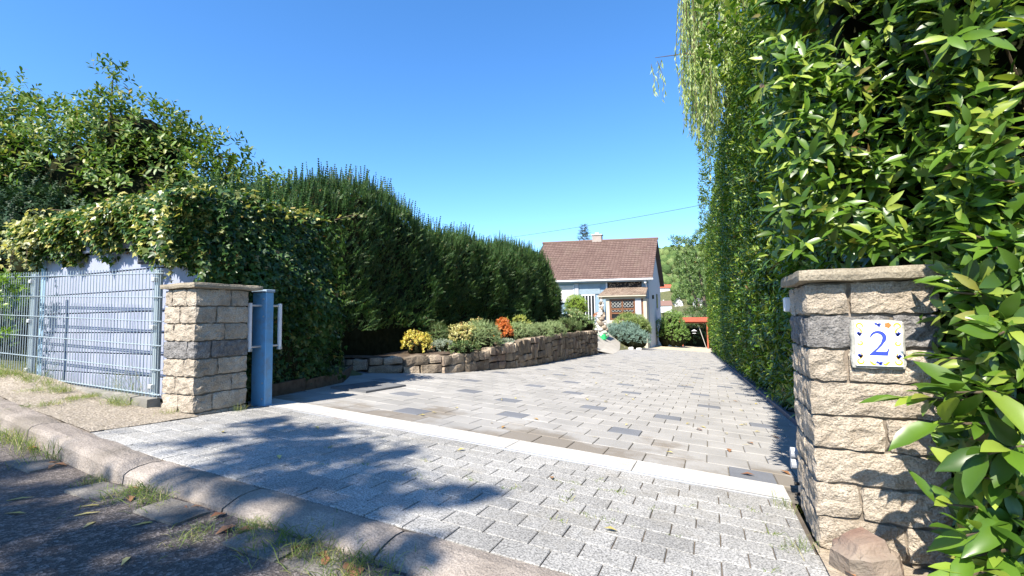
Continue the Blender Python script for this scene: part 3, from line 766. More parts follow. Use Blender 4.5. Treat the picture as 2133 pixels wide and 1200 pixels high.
def face_drive(n, ya, yb, logd=False, z_lo=None):
    y = ya*(yb/ya)**rng.random(n) if logd else U_(ya, yb, n)
    zb = 0.045 - 0.0567*y; top = laurel_top(y); z = zb + 0.06 + (top-zb-0.06)*rng.random(n)
    x = laurel_x(y, z-zb) + rng.exponential(0.07, n) - 0.02
    x += 0.07*fbm(np.stack([y, z, x*0], 1), 1.3, 2)
    return np.stack([x, y, z], 1), np.tile([-1.0, 0, 0], (n, 1))
P, N = face_drive(3100, 0.5, 7.0); nearset = [pack(P, N, 8, 0.122, 0.13)]
n = 520; P = np.stack([U_(-0.02, 0.62, n), 0.16+rng.exponential(0.06, n), 1.30+3.3*rng.random(n)**1.1], 1); P[:, 0] = np.maximum(P[:, 0], 0.02+0.05*rng.random(n)); nearset.append(pack(P, np.tile([-.15, -1.0, 0], (n, 1)), 8, 0.122, 0.14))
n = 160; P = np.stack([U_(0.02, 0.3, n), U_(0.15, 0.6, n), 1.3+3.3*rng.random(n)], 1); nearset.append(pack(P, np.tile([-1, -.7, 0], (n, 1)), 8, 0.13, 0.12))
n = 1250; P = np.stack([0.52+0.9*rng.random(n)**1.3, -0.20+rng.exponential(0.07, n), 0.03+4.3*rng.random(n)**1.15], 1)
P[:, 1] += 0.06*fbm(P, 2.0, 4); nearset.append(pack(P, np.tile([-.2, -1.0, 0], (n, 1)), 8, 0.128, 0.14))
n = 260; P = np.stack([0.55+rng.exponential(0.05, n), U_(-0.22, 0.18, n), 0.05+3.4*rng.random(n)], 1); nearset.append(pack(P, np.tile([-1.0, -.4, 0], (n, 1)), 8, 0.115, 0.13))
n = 260; P = np.stack([U_(1.3, 2.8, n), -0.2+rng.exponential(0.07, n), 0.05+4.3*rng.random(n)], 1); nearset.append(pack(P, np.tile([0, -1.0, 0], (n, 1)), 7, 0.16, 0.16))
n = 500; P = np.stack([U_(0.1, 2.8, n), U_(-0.1, 0.9, n), 4.5+0.1*rng.random(n)], 1); nearset.append(pack(P, np.tile([0, 0, 1.0], (n, 1)), 7, 0.14, 0.16))
n = 400; P = np.stack([1.05+0.05*rng.random(n), U_(0.6, 9, n), 0.1+4.5*rng.random(n)], 1); nearset.append(pack(P, np.tile([1.0, 0, 0], (n, 1)), 7, 0.15, 0.16))
# long sprays reaching across the pillar
tw = MB()
def spray(a, b, nl, size):
    a, b = np.array(a, float), np.array(b, float); mid = (a+b)/2 + np.array([0, 0, 0.03])
    pts = [a, mid, b]; tw.tube([Vector(p) for p in pts], [0.006, 0.005, 0.003], 5)
    f = np.linspace(0.25, 1.0, nl); pos = a*(1-f)[:, None] + b*f[:, None] + np.array([0, 0, 0.03])*np.sin(f*PI)[:, None]
    d = unit((b-a)[None])[0]; sd = np.cross(d, [0, 0, 1.0]); sgn = np.where(np.arange(nl) % 2, 1, -1)[:, None]
    ax = d*(0.45+0.55*f**2)[:, None] + sd*sgn*0.7*(1.05-f)[:, None] + np.array([0, 0, 0.05]) + rng.normal(0, 0.42, (nl, 3))
    nearset.append((pos, ax, np.tile([0, -0.35, 1.0], (nl, 1)) + rng.normal(0, 0.3, (nl, 3)), size*rng.uniform(0.75, 1.15, nl)))
for a, b, nl, s_ in (((.62, -.18, .66), (.26, -.33, .74), 14, .14), ((.65, -.20, .60), (.33, -.38, .67), 13, .145), ((.66, -.2, .70), (.36, -.42, .78), 13, .15), ((.68, -.2, .55), (.42, -.44, .60), 12, .15), ((.66, -.2, .18), (.36, -.42, .22), 13, .15), ((.68, -.2, .34), (.36, -.42, .34), 13, .15), ((.62, -.2, .80), (.36, -.30, .88), 9, .11),
                     ((.64, -.2, .30), (.32, -.33, .40), 10, .115), ((.66, -.2, .22), (.38, -.38, .26), 10, .12), ((.66, -.2, .40), (.42, -.34, .50), 9, .11), ((.70, -.2, .12), (.46, -.36, .14), 9, .12),
                     ((.62, -.2, 1.02), (.42, -.30, 1.10), 9, .115), ((.62, -.2, 1.20), (.44, -.32, 1.30), 9, .12), ((.66, -.2, .95), (.50, -.36, .96), 9, .12), ((.7, -.2, 1.4), (.52, -.36, 1.46), 9, .12), ((.7, -.2, .5), (.55, -.4, .55), 9, .12)):
    spray(a, b, nl, s_)
tw.build('twigs', TWIG, lh)['kind'] = 'stuff'
pos, ax, nr, sz = (np.concatenate([s_[i] for s_ in nearset]) for i in range(4))
u, v, dz_ = px(pos + unit(ax)*sz[:, None]*0.5)
inview = (np.abs(u) < 1.16) & (np.abs(v) < 0.66) & (dz_ > 0.3)
outer = (pos[:, 1] < 1.2) & ~((pos[:, 0] > 0.02) & (pos[:, 0] < 0.45) & (pos[:, 1] > 0.0) & (pos[:, 2] < 1.25))
face = -np.sum(unit(np.cross(np.cross(ax, nr), ax))*unit(pos-np.array(CAM)), 1)
score = np.where(inview & outer, sz/dz_*(0.5+np.abs(face)) - 0.09*np.maximum(0, pos[:, 1]+0.1), -1)
top = np.argsort(-score)[:298]; keep = np.ones(len(pos), bool); keep[top] = False
scatter('foliage', *L_LAUREL, pos[keep], ax[keep], nr[keep], sz[keep], LAUREL, lh)
variants = []
for q in range(4):
    tv, tf = leaf_tmpl([(0, 0), (.10, .055), (.28, .15), (.50, .185), (.72, .15), (.90, .06), (1, 0)], 0.03+0.035*q, 0.08+0.10*q)
    tv[:, 2] += 0.012*np.sin(tv[:, 0]*(9+3*q))*np.sign(tv[:, 1]); tv[:, 1] += 0.03*(q-1.5)*tv[:, 0]**2
    me = mesh_np('laurel_leaf', tv, tf); me.materials.append(LAUREL); variants.append(me)
A = unit(ax[top]); Nn = nr[top] - A*np.sum(nr[top]*A, 1, keepdims=True); Nn = unit(Nn); B = np.cross(Nn, A)
for i in range(len(top)):
    mm = Matrix(((A[i, 0], B[i, 0], Nn[i, 0], 0), (A[i, 1], B[i, 1], Nn[i, 1], 0), (A[i, 2], B[i, 2], Nn[i, 2], 0), (0, 0, 0, 1))) @ Matrix.Scale(float(sz[top[i]])*1.08, 4)
    mm.translation = pos[top[i]]; ob('leaf', variants[i % 4], lh, None, mm)
P, N = face_drive(5200, 7.0, 39.0, True)
fp = pack(P, N, 7, 0.135, 0.15); fs = fp[3]*(0.85+0.02*fp[0][:, 1])
scatter('far_foliage', *L_OVAL, fp[0], fp[1], fp[2], fs, LAUREL, lh, width=np.full(len(fs), 0.8))
n = 1500; y = U_(1, 39, n); P = np.stack([U_(-0.3, 0.9, n), y, laurel_top(y)-0.02], 1); P[:, 0] += 0.1-0.02*y
fp = pack(P, np.tile([0, 0, 1.0], (n, 1)), 6, 0.16, 0.2); scatter('top_foliage', *L_OVAL, *fp, LAUREL, lh)
def hedge_core():
    V = []; F = []; yy = np.concatenate([[0.62], np.linspace(1, 38.8, 40)])
    for y in yy:
        x0 = 0.64-0.023*y; zb = 0.045-0.0567*y; tp = laurel_top(y)
        for (x, z) in ((x0+0.24, zb-0.1), (x0+0.10, zb+1.4), (x0+0.10, tp-0.15), (x0+0.8, tp-0.15), (x0+0.8, zb-0.1)): V.append((x, y, z))
    for i in range(len(yy)-1):
        for j in range(4): F.append((i*5+j, i*5+j+1, (i+1)*5+j+1, (i+1)*5+j))
    F += [(4, 3, 2, 1, 0), tuple((len(yy)-1)*5+j for j in range(5))]
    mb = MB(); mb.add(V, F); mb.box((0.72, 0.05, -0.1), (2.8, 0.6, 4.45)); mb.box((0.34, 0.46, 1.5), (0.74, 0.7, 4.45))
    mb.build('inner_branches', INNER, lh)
hedge_core()
# a few visible stems in the gaps
st_ = MB()
for i in range(40):
    y = 0.4+6*random.random(); x = 0.70-0.023*y; z = 0.3+random.random()*3.5
    st_.tube([(x+0.2, y, z-0.3), (x+0.05, y+random.uniform(-.1, .1), z), (x-0.08, y+random.uniform(-.15, .15), z+0.25)], [0.008, 0.006, 0.003], 5)
for i in range(26):
    x = 0.5+0.5*random.random(); z = 0.2+random.random()*3.5
    st_.tube([(x+0.1, 0.08, z-0.3), (x, -0.05, z), (x-0.1, -0.16, z+0.2)], [0.008, 0.006, 0.003], 5)
st_.build('stems', TWIG, lh)['kind'] = 'stuff'
# edging boards at the hedge's foot
EDGE = plain('edging_grey', (0.10, 0.11, 0.14), 0.7)
ed = thing('hedge_edging', 'low dark edging stones along the foot of the laurel hedge', 'edging')
for i in range(36):
    y = 0.95+i*1.04; x = hedge_x(y+0.5)+0.10
    MB().box((-0.02, -0.51, -0.05), (0.02, 0.51, 0.06), 0.004).build('edging_stone', EDGE, ed, mw=Matrix.Translation((x, y+0.5, gz(x, y+0.5))) @ Matrix.Rotation(0.0567*-1, 4, 'X') @ Matrix.Rotation(0.023, 4, 'Z'))

# ---- ivy over the shed
IVY = leaf('ivy_leaf', (0.020, 0.055, 0.012), (0.065, 0.13, 0.024), (0.38, 0.36, 0.10), 0.34, rough=0.35, trans=0.22, spec=0.45)
IVYD = leaf('ivy_shaded_leaf', (0.018, 0.048, 0.012), (0.045, 0.095, 0.020), (0.16, 0.18, 0.05), 0.14, rough=0.4, trans=0.15, spec=0.35)  # copy for the side leaves, shade put into a darker, less yellow colour
IVYG = leaf('ivy_pale_leaf', (0.16, 0.19, 0.08), (0.36, 0.36, 0.17), (0.42, 0.38, 0.12), 0.3, rough=0.4, trans=0.25)
iv = thing('ivy', 'variegated ivy mound smothering the shed roof and side beside the gate', 'ivy', (0, 0, 0))
iP, iN = [], []
def ivy_top(x, y):
    return 2.08 + 0.26*np.clip((x+7.3)/1.5, 0, 1)**0.7*np.clip(0.75+0.3*(y-.3), 0, 1.15) + 0.05*np.sin(x*4.1)*np.cos(y*3.3)
n = 5200; x = U_(-7.15, -4.54, n); y = U_(0.12, 1.95, n); z = ivy_top(x, y) + 0.10*fbm(np.stack([x, y, y*0], 1), 1.5, 2)
edge_ = np.clip(np.minimum((y-0.10)/0.25, (-4.52-x)/0.22), 0, 1); z = z - 0.28*(1-edge_)**2 + rng.exponential(0.03, n) - 0.04
iP.append(np.stack([x, y, z], 1)); iN.append(np.tile([0.05, -0.35, 1.0], (n, 1)))
n = 5600; x = U_(-7.4, -4.42, n); zl = np.interp(x, [-7.4, -7.1, -6.6, -5.6, -5.15, -4.85, -4.6, -4.42], [1.95, 1.74, 1.72, 1.75, 1.70, 1.55, 1.46, 1.55]) + 0.07*np.sin(x*9)+0.05*np.sin(x*23)
zu = 2.08 + 0.20*np.clip((x+7.3)/1.2, 0, 1); z = zl + (zu-zl)*rng.random(n)**0.9; y = 0.22 - 0.16*np.sin(np.clip((z-zl)/(2.28-zl), 0, 1)*PI*0.75) + rng.exponential(0.04, n) + 0.10*fbm(np.stack([x, z, z*0], 1), 1.7, 9) + 0.2*np.clip((z-2.0)/.3, 0, 1)**2
iP.append(np.stack([x, y, z], 1)); iN.append(np.tile([0, -1.0, 0.35], (n, 1)))
n = 9500; y = U_(0.22, 1.95, n); z = 0.32 + 2.0*rng.random(n); zf = (z-0.32)/1.98
x = -4.42 + 0.10*np.sin(zf*PI*0.9+0.3) - 0.25*np.clip((y-0.8)/1.4, 0, 1.2) - rng.exponential(0.04, n) + 0.13*fbm(np.stack([y, z, z*0], 1), 1.6, 5) + 0.02 - 0.24*np.clip((z-1.5)/.8, 0, 1)**1.5 - 0.05
iP.append(np.stack([x, y, z], 1)); iN.append(np.tile([1.0, -0.15, 0.25], (n, 1)))
n = 2300; x = -4.47 - rng.exponential(.06, n); y = U_(0.02, 0.40, n); z = 1.55+.62*rng.random(n); iP.append(np.stack([x, y, z], 1)); iN.append(np.tile([.8, -.6, .3], (n, 1)))
n = 1300; x = U_(-5.0, -4.42, n); z = 0.35+1.85*rng.random(n); y = 1.92 + 0.1*rng.random(n)
iP.append(np.stack([x, y, z], 1)); iN.append(np.tile([0.4, 1.0, 0.25], (n, 1)))
n = 1100; x = -4.47+0.12*rng.random(n); z = 0.3+1.95*rng.random(n); y = 0.40+0.2*rng.random(n)      # corner behind the pillar
iP.append(np.stack([x, y, z], 1)); iN.append(np.tile([0.6, -0.8, 0.25], (n, 1)))
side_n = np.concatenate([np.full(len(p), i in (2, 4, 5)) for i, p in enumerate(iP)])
iP, iN = np.concatenate(iP), np.concatenate(iN)
iN = unit(iN + rng.normal(0, 0.38, iN.shape)); iA = unit(np.array([0, 0, -0.75]) + 0.55*iN + rng.normal(0, 0.42, iN.shape))
iS = rng.uniform(0.038, 0.075, len(iP))
u, v, dz_ = px(iP); sc_ = np.where((np.abs(u) < 1.1) & (iP[:, 1] < 1.9), iS/dz_ + rng.uniform(0, 0.004, len(iP)), -1); top = np.argsort(-sc_)[:298]
keep = np.ones(len(iP), bool); keep[top] = False
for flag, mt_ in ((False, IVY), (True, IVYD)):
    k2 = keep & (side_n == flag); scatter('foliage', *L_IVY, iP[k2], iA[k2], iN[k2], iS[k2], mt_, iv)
ivm = mesh_np('ivy_leaf', *L_IVY); ivm.materials.append(IVY); ivd = mesh_np('ivy_leaf_shaded', *L_IVY); ivd.materials.append(IVYD)
A = unit(iA[top]); Nn = iN[top] - A*np.sum(iN[top]*A, 1, keepdims=True); Nn = unit(Nn); B = np.cross(Nn, A)
for i in range(len(top)):
    mm = Matrix(((A[i, 0], B[i, 0], Nn[i, 0], 0), (A[i, 1], B[i, 1], Nn[i, 1], 0), (A[i, 2], B[i, 2], Nn[i, 2], 0), (0, 0, 0, 1))) @ Matrix.Scale(float(iS[top[i]]), 4)
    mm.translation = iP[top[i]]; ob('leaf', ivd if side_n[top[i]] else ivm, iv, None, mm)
n = 1100; q = rng.random(n); x = -7.55 + 0.75*rng.random(n)**0.8; x2 = x; z = 1.86 + 0.34*rng.random(n) - 0.30*np.clip((-7.2-x)*2, 0, 1)*rng.random(n); y = 0.05 + 0.3*rng.random(n)
scatter('pale_foliage', *L_IVY, np.stack([x, y, z], 1), rand_dirs(n, (0, -.3, -.7), 0.5), rand_dirs(n, (0, -1, .6), 0.5), U_(0.035, 0.07, n), IVYG, iv)
tn = MB(); tP = []
for (a, b) in (((-6.7, 0.3, 2.26), (-7.2, 0.2, 2.30)), ((-4.5, 1.9, 2.25), (-4.1, 2.0, 2.30)), ((-7.3, 0.1, 1.9), (-7.25, 0.05, 1.62)), ((-7.0, 0.1, 1.9), (-6.9, 0.05, 1.62)), ((-4.62, 0.15, 1.7), (-4.58, 0.12, 1.4))):
    tn.tube([a, tuple((p+q_)/2+(0.02 if i == 2 else 0) for i, (p, q_) in enumerate(zip(a, b))), b], [0.005, 0.004, 0.002], 5)
    for f in np.linspace(0.1, 1, 16): tP.append([p+(q_-p)*f for p, q_ in zip(a, b)])
tP = np.array(tP); n = len(tP)
scatter('runner_leaves', *L_IVY, tP + rng.normal(0, 0.015, tP.shape), rand_dirs(n, (0, -.2, -.5), 0.6), rand_dirs(n, (0, -.5, 1), 0.4), U_(0.03, 0.055, n), IVYG, iv)
tn.build('runners', TWIG, iv)['kind'] = 'stuff'
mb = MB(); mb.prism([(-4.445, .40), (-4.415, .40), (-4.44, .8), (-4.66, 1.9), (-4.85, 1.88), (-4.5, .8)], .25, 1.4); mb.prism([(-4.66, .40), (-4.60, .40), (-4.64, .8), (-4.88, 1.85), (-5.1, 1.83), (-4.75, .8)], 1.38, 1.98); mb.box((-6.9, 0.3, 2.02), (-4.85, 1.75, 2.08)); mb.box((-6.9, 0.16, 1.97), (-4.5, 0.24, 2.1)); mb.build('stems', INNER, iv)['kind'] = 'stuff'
ed2 = thing('bed_edging', 'low brown timber edging at the foot of the ivy', 'edging')
for (a, b) in (((-4.36, 0.75), (-4.52, 1.5)), ((-4.53, 1.52), (-4.75, 2.3)), ((-4.76, 2.32), (-5.4, 3.2))):
    l = math.hypot(b[0]-a[0], b[1]-a[1]); cx, cy = (a[0]+b[0])/2, (a[1]+b[1])/2
    ob('edging_board', rough_box('edging_board', l, 0.035, 0.16, (6, 1, 2), 0.004, 0.004, 3, 8), ed2, rock('old_timber', (0.09, 0.06, 0.04), (0.17, 0.12, 0.08), 15, rnd=0.2), Matrix.Translation((cx, cy, gz(cx, cy)+0.05)) @ Matrix.Rotation(math.atan2(b[1]-a[1], b[0]-a[0]), 4, 'Z'))

# ---- yew hedge
YEW = leaf('yew_needles', (0.013, 0.042, 0.012), (0.032, 0.080, 0.018), (0.072, 0.125, 0.026), 0.25, rough=0.5, trans=0.15, spec=0.3)
yw = thing('yew_hedge', 'long dark green yew hedge with feathery upright shoots behind the flower bed', 'hedge')
def yew_top(y): return np.interp(y, [1.0, 1.6, 2.7, 3.5, 4.4, 5.2, 6.0, 7, 9, 10, 11.5, 13.5, 15, 15.8], [2.5, 2.75, 3.0, 3.3, 3.45, 3.3, 3.0, 3.15, 3.2, 3.05, 3.4, 3.3, 3.0, 2.3])
def yew_surface(n, t0, t1, ya=0.9, yb=15.7, shrink=1.0):
    tg = np.radians(np.linspace(t0, t1, 400)); cg = np.stack([1.05*np.sign(np.cos(tg))*np.abs(np.cos(tg))**0.55, 2.8*np.abs(np.sin(tg))**0.62], 1)
    lg = np.concatenate([[0], np.cumsum(np.linalg.norm(np.diff(cg, axis=0), axis=1))])
    y = U_(ya, yb, n); th = np.interp(rng.random(n)*lg[-1], lg, tg); e = np.sqrt(np.clip(1-np.clip((y-14.0)/1.9, 0, 1)**2, 0.02, 1))*np.sqrt(np.clip(1-np.clip((2.2-y)/1.6, 0, 1)**2, 0.02, 1))
    w = 1.05*e*shrink; H = (yew_top(y)-TERR)*shrink*np.maximum(e, 0.55)
    c, s_ = np.cos(th), np.sin(th)
    x = -6.65 + np.where(y < 3.2, -0.25*(3.2-y)/2, 0) + w*np.sign(c)*np.abs(c)**0.55; z = TERR - 0.05 + H*np.abs(s_)**0.62
    P = np.stack([x, y, z], 1); N = unit(np.stack([c, np.where(y > 14.2, (y-14.2)*0.7, 0) - np.where(y < 2.2, (2.2-y)*0.7, 0), s_*0.9], 1))
    b = fbm(P, 0.8, 3)*0.30 + fbm(P, 2.1, 8)*0.14
    return P + N*b[:, None]*shrink, N, th
P, N, th_ = yew_surface(34000, 3, 125)
P -= N*rng.exponential(0.05, len(P))[:, None]
A = unit(N*0.55 + np.array([0.05, -0.05, 0.75]) + rng.normal(0, 0.5, P.shape)); S = U_(0.09, 0.19, len(P))
scatter('foliage', *L_YEW, P, A, N + rng.normal(0, 0.5, P.shape), S, YEW, yw)
P, N, th_ = yew_surface(3600, 48, 125)
A = unit(np.array([0.0, 0, 1.0]) + N*0.25 + rng.normal(0, 0.13, P.shape)); S = 0.22 + 0.32*rng.random(len(P))**2.2
scatter('upright_shoots', *spray_tmpl(12, .070, .036, 0.5), P - A*0.06, A, N + rng.normal(0, 0.6, P.shape), S, YEW, yw)
scatter('upright_shoots', *spray_tmpl(12, .070, .036, 0.5), P - A*0.06, A, np.cross(A, N) + rng.normal(0, 0.3, P.shape), S, YEW, yw)
def yew_core():
    V = []; F = []; ny, nt_ = 40, 14
    for y in np.linspace(1.3, 15.2, ny):
        e = math.sqrt(max(0.02, 1-max(0, (y-14.0)/1.9)**2))*math.sqrt(max(0.02, 1-max(0, (2.2-y)/1.6)**2)); w = 0.95*e; H = (float(yew_top(y))-TERR)*0.965*max(e, 0.55)
        for i in range(nt_+1):
            th = PI*i/nt_; c, s_ = math.cos(th), math.sin(th)
            x = -6.65 - max(0, 3.2-y)*0.125 + w*math.copysign(abs(c)**0.55, c); z = TERR-0.1 + H*abs(s_)**0.62
            b = 0.28*noise.noise(Vector((x, y, z))*0.8 + Vector((9.3, 5.1, 3))); V.append((x+c*b, y, z+s_*b))
    for j in range(ny-1):
        for i in range(nt_): F.append((j*(nt_+1)+i, j*(nt_+1)+i+1, (j+1)*(nt_+1)+i+1, (j+1)*(nt_+1)+i))
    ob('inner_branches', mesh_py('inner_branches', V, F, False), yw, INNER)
yew_core()

# ---- generic leafy plants
def dome_points(n, c, r, lo=-0.2):
    d = unit(rng.normal(0, 1, (n, 3))); d[:, 2] = np.where(d[:, 2] < lo, -d[:, 2], d[:, 2]); 
    rr = (0.72+0.30*rng.random(n)**0.6)[:, None]
    b = 1 + 0.16*fbm(d*np.array(r)[None], 2.2/max(r), 1)[:, None]
    return np.array(c) + d*np.array(r)*rr*b, unit(d/np.array(r))
def plant(name, label, cat, loc, blobs, mat, n, per, size, ln, tmpl=L_OVAL, group=None, up=0.4, trunk=None, inner=None, spread=0.4, foliage_name='foliage', extra=None):
    t = thing(name, label, cat, loc, 0, group)
    sets = []; tot = sum(b[1][0]*b[1][1]+b[1][0]*b[1][2] for b in blobs)
    for c, r in blobs:
        k_ = max(6, int(n*(r[0]*r[1]+r[0]*r[2])/tot)); P, N = dome_points(k_, c, r)
        P[:, 2] = np.maximum(P[:, 2], 0.01); sets.append(shoots(P, N, per, size, ln, up=up, spread=spread))
    arr = [np.concatenate([s_[i] for s_ in sets]) for i in range(4)]
    scatter(foliage_name, *tmpl, *arr, mat, t)
    if trunk: 
        mb = MB()
        for pts, rr in trunk: mb.tube(pts, rr, 8)
        mb.build('trunk', BARK, t, flat=False)
    if inner:
        mb = MB()
        for c, r in blobs:
            if len(blobs) > 3 and min(r) < 0.3 and max(b_[1][0] for b_ in blobs) > .6: continue
            bm = bmesh.new(); bmesh.ops.create_icosphere(bm, subdivisions=2, radius=1)
            for v in bm.verts: v.co = Vector((c[0]+v.co.x*r[0]*inner, c[1]+v.co.y*r[1]*inner, max(0.0, c[2]+v.co.z*r[2]*inner)))
            bm.verts.index_update(); mb.add([v.co[:] for v in bm.verts], [[v.index for v in f.verts] for f in bm.faces]); bm.free()
        mb.build('inner_branches', INNER, t)
    return t
# big broad-leaved shrub behind the shed
VIB = leaf('shrub_leaf', (0.035, 0.085, 0.015), (0.11, 0.185, 0.028), (0.22, 0.24, 0.06), 0.25, rough=0.45, trans=0.25, spec=0.35)
plant('broadleaf_shrub', 'large glossy broad-leaved shrub rising behind the shed with a tall stray shoot', 'shrub', (-9.2, 2.2, 0.4),
      [((-2.2, -0.7, 2.6), (1.3, 1.2, 2.1)), ((-0.9, -0.1, 2.6), (1.3, 1.2, 1.85)), ((0.3, 0.3, 2.2), (1.1, 1.1, 1.85)), ((1.35, 0.6, 1.7), (0.95, 1.0, 1.75)), ((2.15, 0.9, 1.4), (0.7, 0.8, 1.50)), ((-0.15, 0.1, 3.7), (0.9, .9, .75)), ((-3.2, -1.0, 3.2), (0.9, .9, 1.7)),
       ((-0.62, -0.1, 4.75), (.16, .16, .45)), ((1.5, 0.6, 3.3), (.22, .22, .4)), ((0.9, 0.5, 3.55), (.2, .2, .4)), ((2.3, .9, 2.75), (.2, .2, .3)), ((-2.4, -.7, 4.6), (.22, .22, .45))],
      VIB, 2900, 8, 0.125, 0.22, tmpl=L_BROAD, up=0.55, inner=0.66, trunk=[([(-0.9, 0, 0), (-0.8, 0, 1.6), (-0.62, -0.1, 4.9)], [0.10, 0.07, 0.012]), ([(0.9, .4, 0), (1.0, .5, 2), (1.5, .6, 3.4)], [0.08, 0.05, 0.012])])
DYEW = leaf('dark_conifer_needles', (0.010, 0.030, 0.012), (0.025, 0.06, 0.022), None, rough=0.55, trans=0.1, spec=0.25)
plant('dark_conifer', 'dark green conifer at the far end of the shed, left of the ivy', 'conifer', (-10.4, 1.35, 0.45), [((0, 0, 1.3), (1.3, 1.0, 1.7)), ((0.9, -.2, 1.0), (0.9, .8, 1.55)), ((1.8, 0.1, 0.9), (0.8, .6, 1.3)), ((-.8, -.4, 1.6), (1., .8, 1.7))], DYEW, 1500, 4, 0.30, 0.16, tmpl=L_YEW, up=0.5, inner=0.75)
VINE = leaf('vine_leaf', (0.09, 0.17, 0.025), (0.16, 0.26, 0.04), None, trans=0.35)
plant('fence_climber', 'bright green climber hanging over the far end of the mesh fence', 'climber', (-7.22, -0.02, 0.55), [((0, 0, 0.72), (0.36, 0.14, 0.30)), ((-0.1, 0, 0.35), (0.28, 0.12, 0.35)), ((-0.4, 0.1, 0.6), (0.4, 0.2, 0.5)), ((0.28, 0.0, 0.86), (0.18, 0.10, 0.12))], VINE, 260, 6, 0.062, 0.06, up=0.1)

# willow
WIL = leaf('willow_leaf', (0.30, 0.38, 0.12), (0.42, 0.50, 0.19), (0.50, 0.56, 0.27), 0.3, rough=0.45, trans=0.5)
wl = thing('willow_tree', 'weeping willow with hanging pale fronds above the laurel hedge', 'tree', (3.4, 9.0, gz(3.4, 9)-0.1))
def frond_set():
    pos, ax = [], []; mb = MB()
    spec = [(-1.30, 7.5, 6.35, 5.55), (-1.18, 7.55, 6.42, 5.60), (-1.08, 7.6, 6.45, 5.75)]
    for i in range(300):
        x = -0.62 + 2.6*rng.random()**1.1; y = 7.3 + 1.7*rng.random(); zt_ = 8.2 + 0.9*rng.random()
        zb_ = 4.9 + 0.9*rng.random() - 0.9*max(0, 1-abs(x+0.25)/0.25)*rng.random() + max(0, -0.55-x)*1.2 
        spec.append((x, y, zt_, zb_))
    spec += [(-0.22, 7.5, 8.2, 3.80), (-0.30, 7.5, 8.2, 4.25), (-0.62, 7.45, 8.0, 4.75), (-0.42, 7.5, 8.2, 4.5)]
    for (x, y, zt_, zb_) in spec:
        L = zt_-zb_; nl = int(L/0.042); f = np.linspace(0.03, 1, nl); sw_ = 0.10*rng.normal(); sw2 = 0.1*rng.normal()
        p = np.stack([x + sw_*np.sin(f*2.4) + 0.02*np.sin(f*17), y + sw2*f, zt_ - L*f], 1)
        a = unit(np.stack([rng.normal(0, 0.33, nl), rng.normal(0, 0.33, nl), -np.ones(nl)], 1)); pos.append(p); ax.append(a)
        mb.tube([Vector(p[i]) for i in (0, nl//3, 2*nl//3, nl-1)], [0.006, 0.005, 0.004, 0.002], 4, cap=False)
    mb.tube([(1.2, 8.5, 6.4), (0.2, 8.2, 6.5), (-0.6, 7.7, 6.5), (-1.2, 7.5, 6.45)], [0.03, 0.02, 0.012, 0.005], 5)
    return np.concatenate(pos), np.concatenate(ax), mb
fp, fa_, mb = frond_set(); off = np.array(wl.location)
mb.V = [tuple(np.array(v)-off) for v in mb.V]; mb.build('fronds', TWIG, wl)['kind'] = 'stuff'
n = len(fp); scatter('foliage', *L_THIN, fp-off, fa_, rng.normal(0, 1, (n, 3)), U_(0.09, 0.16, n), WIL, wl, width=np.full(n, 1.5))
mb = MB(); mb.tube([(0, 0, 0), (0.1, 0, 2.5), (-0.2, -0.2, 5), (-0.8, -0.4, 7.2), (-1.6, -0.6, 8.6)], [0.32, 0.27, 0.22, 0.14, 0.05], 10)
mb.tube([(-0.2, -0.2, 5), (-1.4, -0.5, 7.4), (-3.0, -0.9, 8.5), (-3.9, -1.2, 8.7)], [0.16, 0.10, 0.06, 0.03], 8); mb.tube([(-0.2, -.2, 5), (1.0, .5, 7.4), (1.6, .8, 8.8)], [0.16, .1, .04], 8)
mb.build('trunk', BARK, wl, flat=False)
P, N = dome_points(900, (-0.6, 0.2, 8.6), (2.6, 2.2, 1.3)); s_ = shoots(P, N, 7, 0.12, 0.3, up=-0.5); scatter('crown', *L_THIN, *s_, WIL, wl)

# street tree across the road, its shade falls on kerb and pavement
STL = leaf('street_tree_leaf', (0.04, 0.09, 0.015), (0.08, 0.15, 0.03), None, trans=0.2)
stree = thing('street_tree', 'leafy tree across the street that dapples the kerb with shade', 'tree', (-4.2, -9.6, 0.4))
shade = [(-2.8, -0.13, .26), (-2.5, -.02, .2), (-2.21, -0.40, .24), (-3.49, 0.22, .14), (-3.15, .12, .17), (-1.86, -0.58, .2), (-1.46, -0.22, .11), (-1.62, -0.35, .12), (-2.95, 0.27, .15), (-2.36, -0.68, .2), (-2.68, -.42, .17), (-1.86, -0.82, .2), (-1.95, -0.27, .13),
         (-2.2, .12, .13), (-3.3, -.38, .13), (-2.75, -.75, .13), (-1.45, -.9, .12)]
for i in range(34):
    shade.append((-1.35-3.2*random.random(), -1.18-1.1*random.random(), random.uniform(.10, .22)))
for i in range(70):
    shade.append((-1.0-6*random.random(), -2.6-4.5*random.random(), random.uniform(.2, .45)))
lp_, lax = [], []; tb = MB(); base = np.array(stree.location); hub = np.array([-3.2, -7.4, 5.6])
for (x, y, r) in shade:
    h = random.uniform(5.2, 7.6); L = h/math.sin(SUN_EL); c = np.array([x, y, gz(x, y)]) - np.array(TRAVEL)*L
    n = int(3400*r*r/0.05)//12 + 20; d = rng.normal(0, 0.5, (n, 3)); lp_.append(c + d*r*np.array([1, 1.0, 1.0])); lax.append(rand_dirs(n, (0, 0, -.3), 0.8))
    if random.random() < 0.55: mid = (hub+c)/2 + rng.normal(0, 0.15, 3); tb.tube([Vector(p-base) for p in (hub, mid, c)], [0.045, 0.02, 0.006], 5)
lp_ = np.concatenate(lp_); lax = np.concatenate(lax); n = len(lp_)
scatter('crown', *L_OVAL, lp_-base, lax, rand_dirs(n, (0, -.3, 1), 0.6), U_(0.08, 0.13, n), STL, stree)
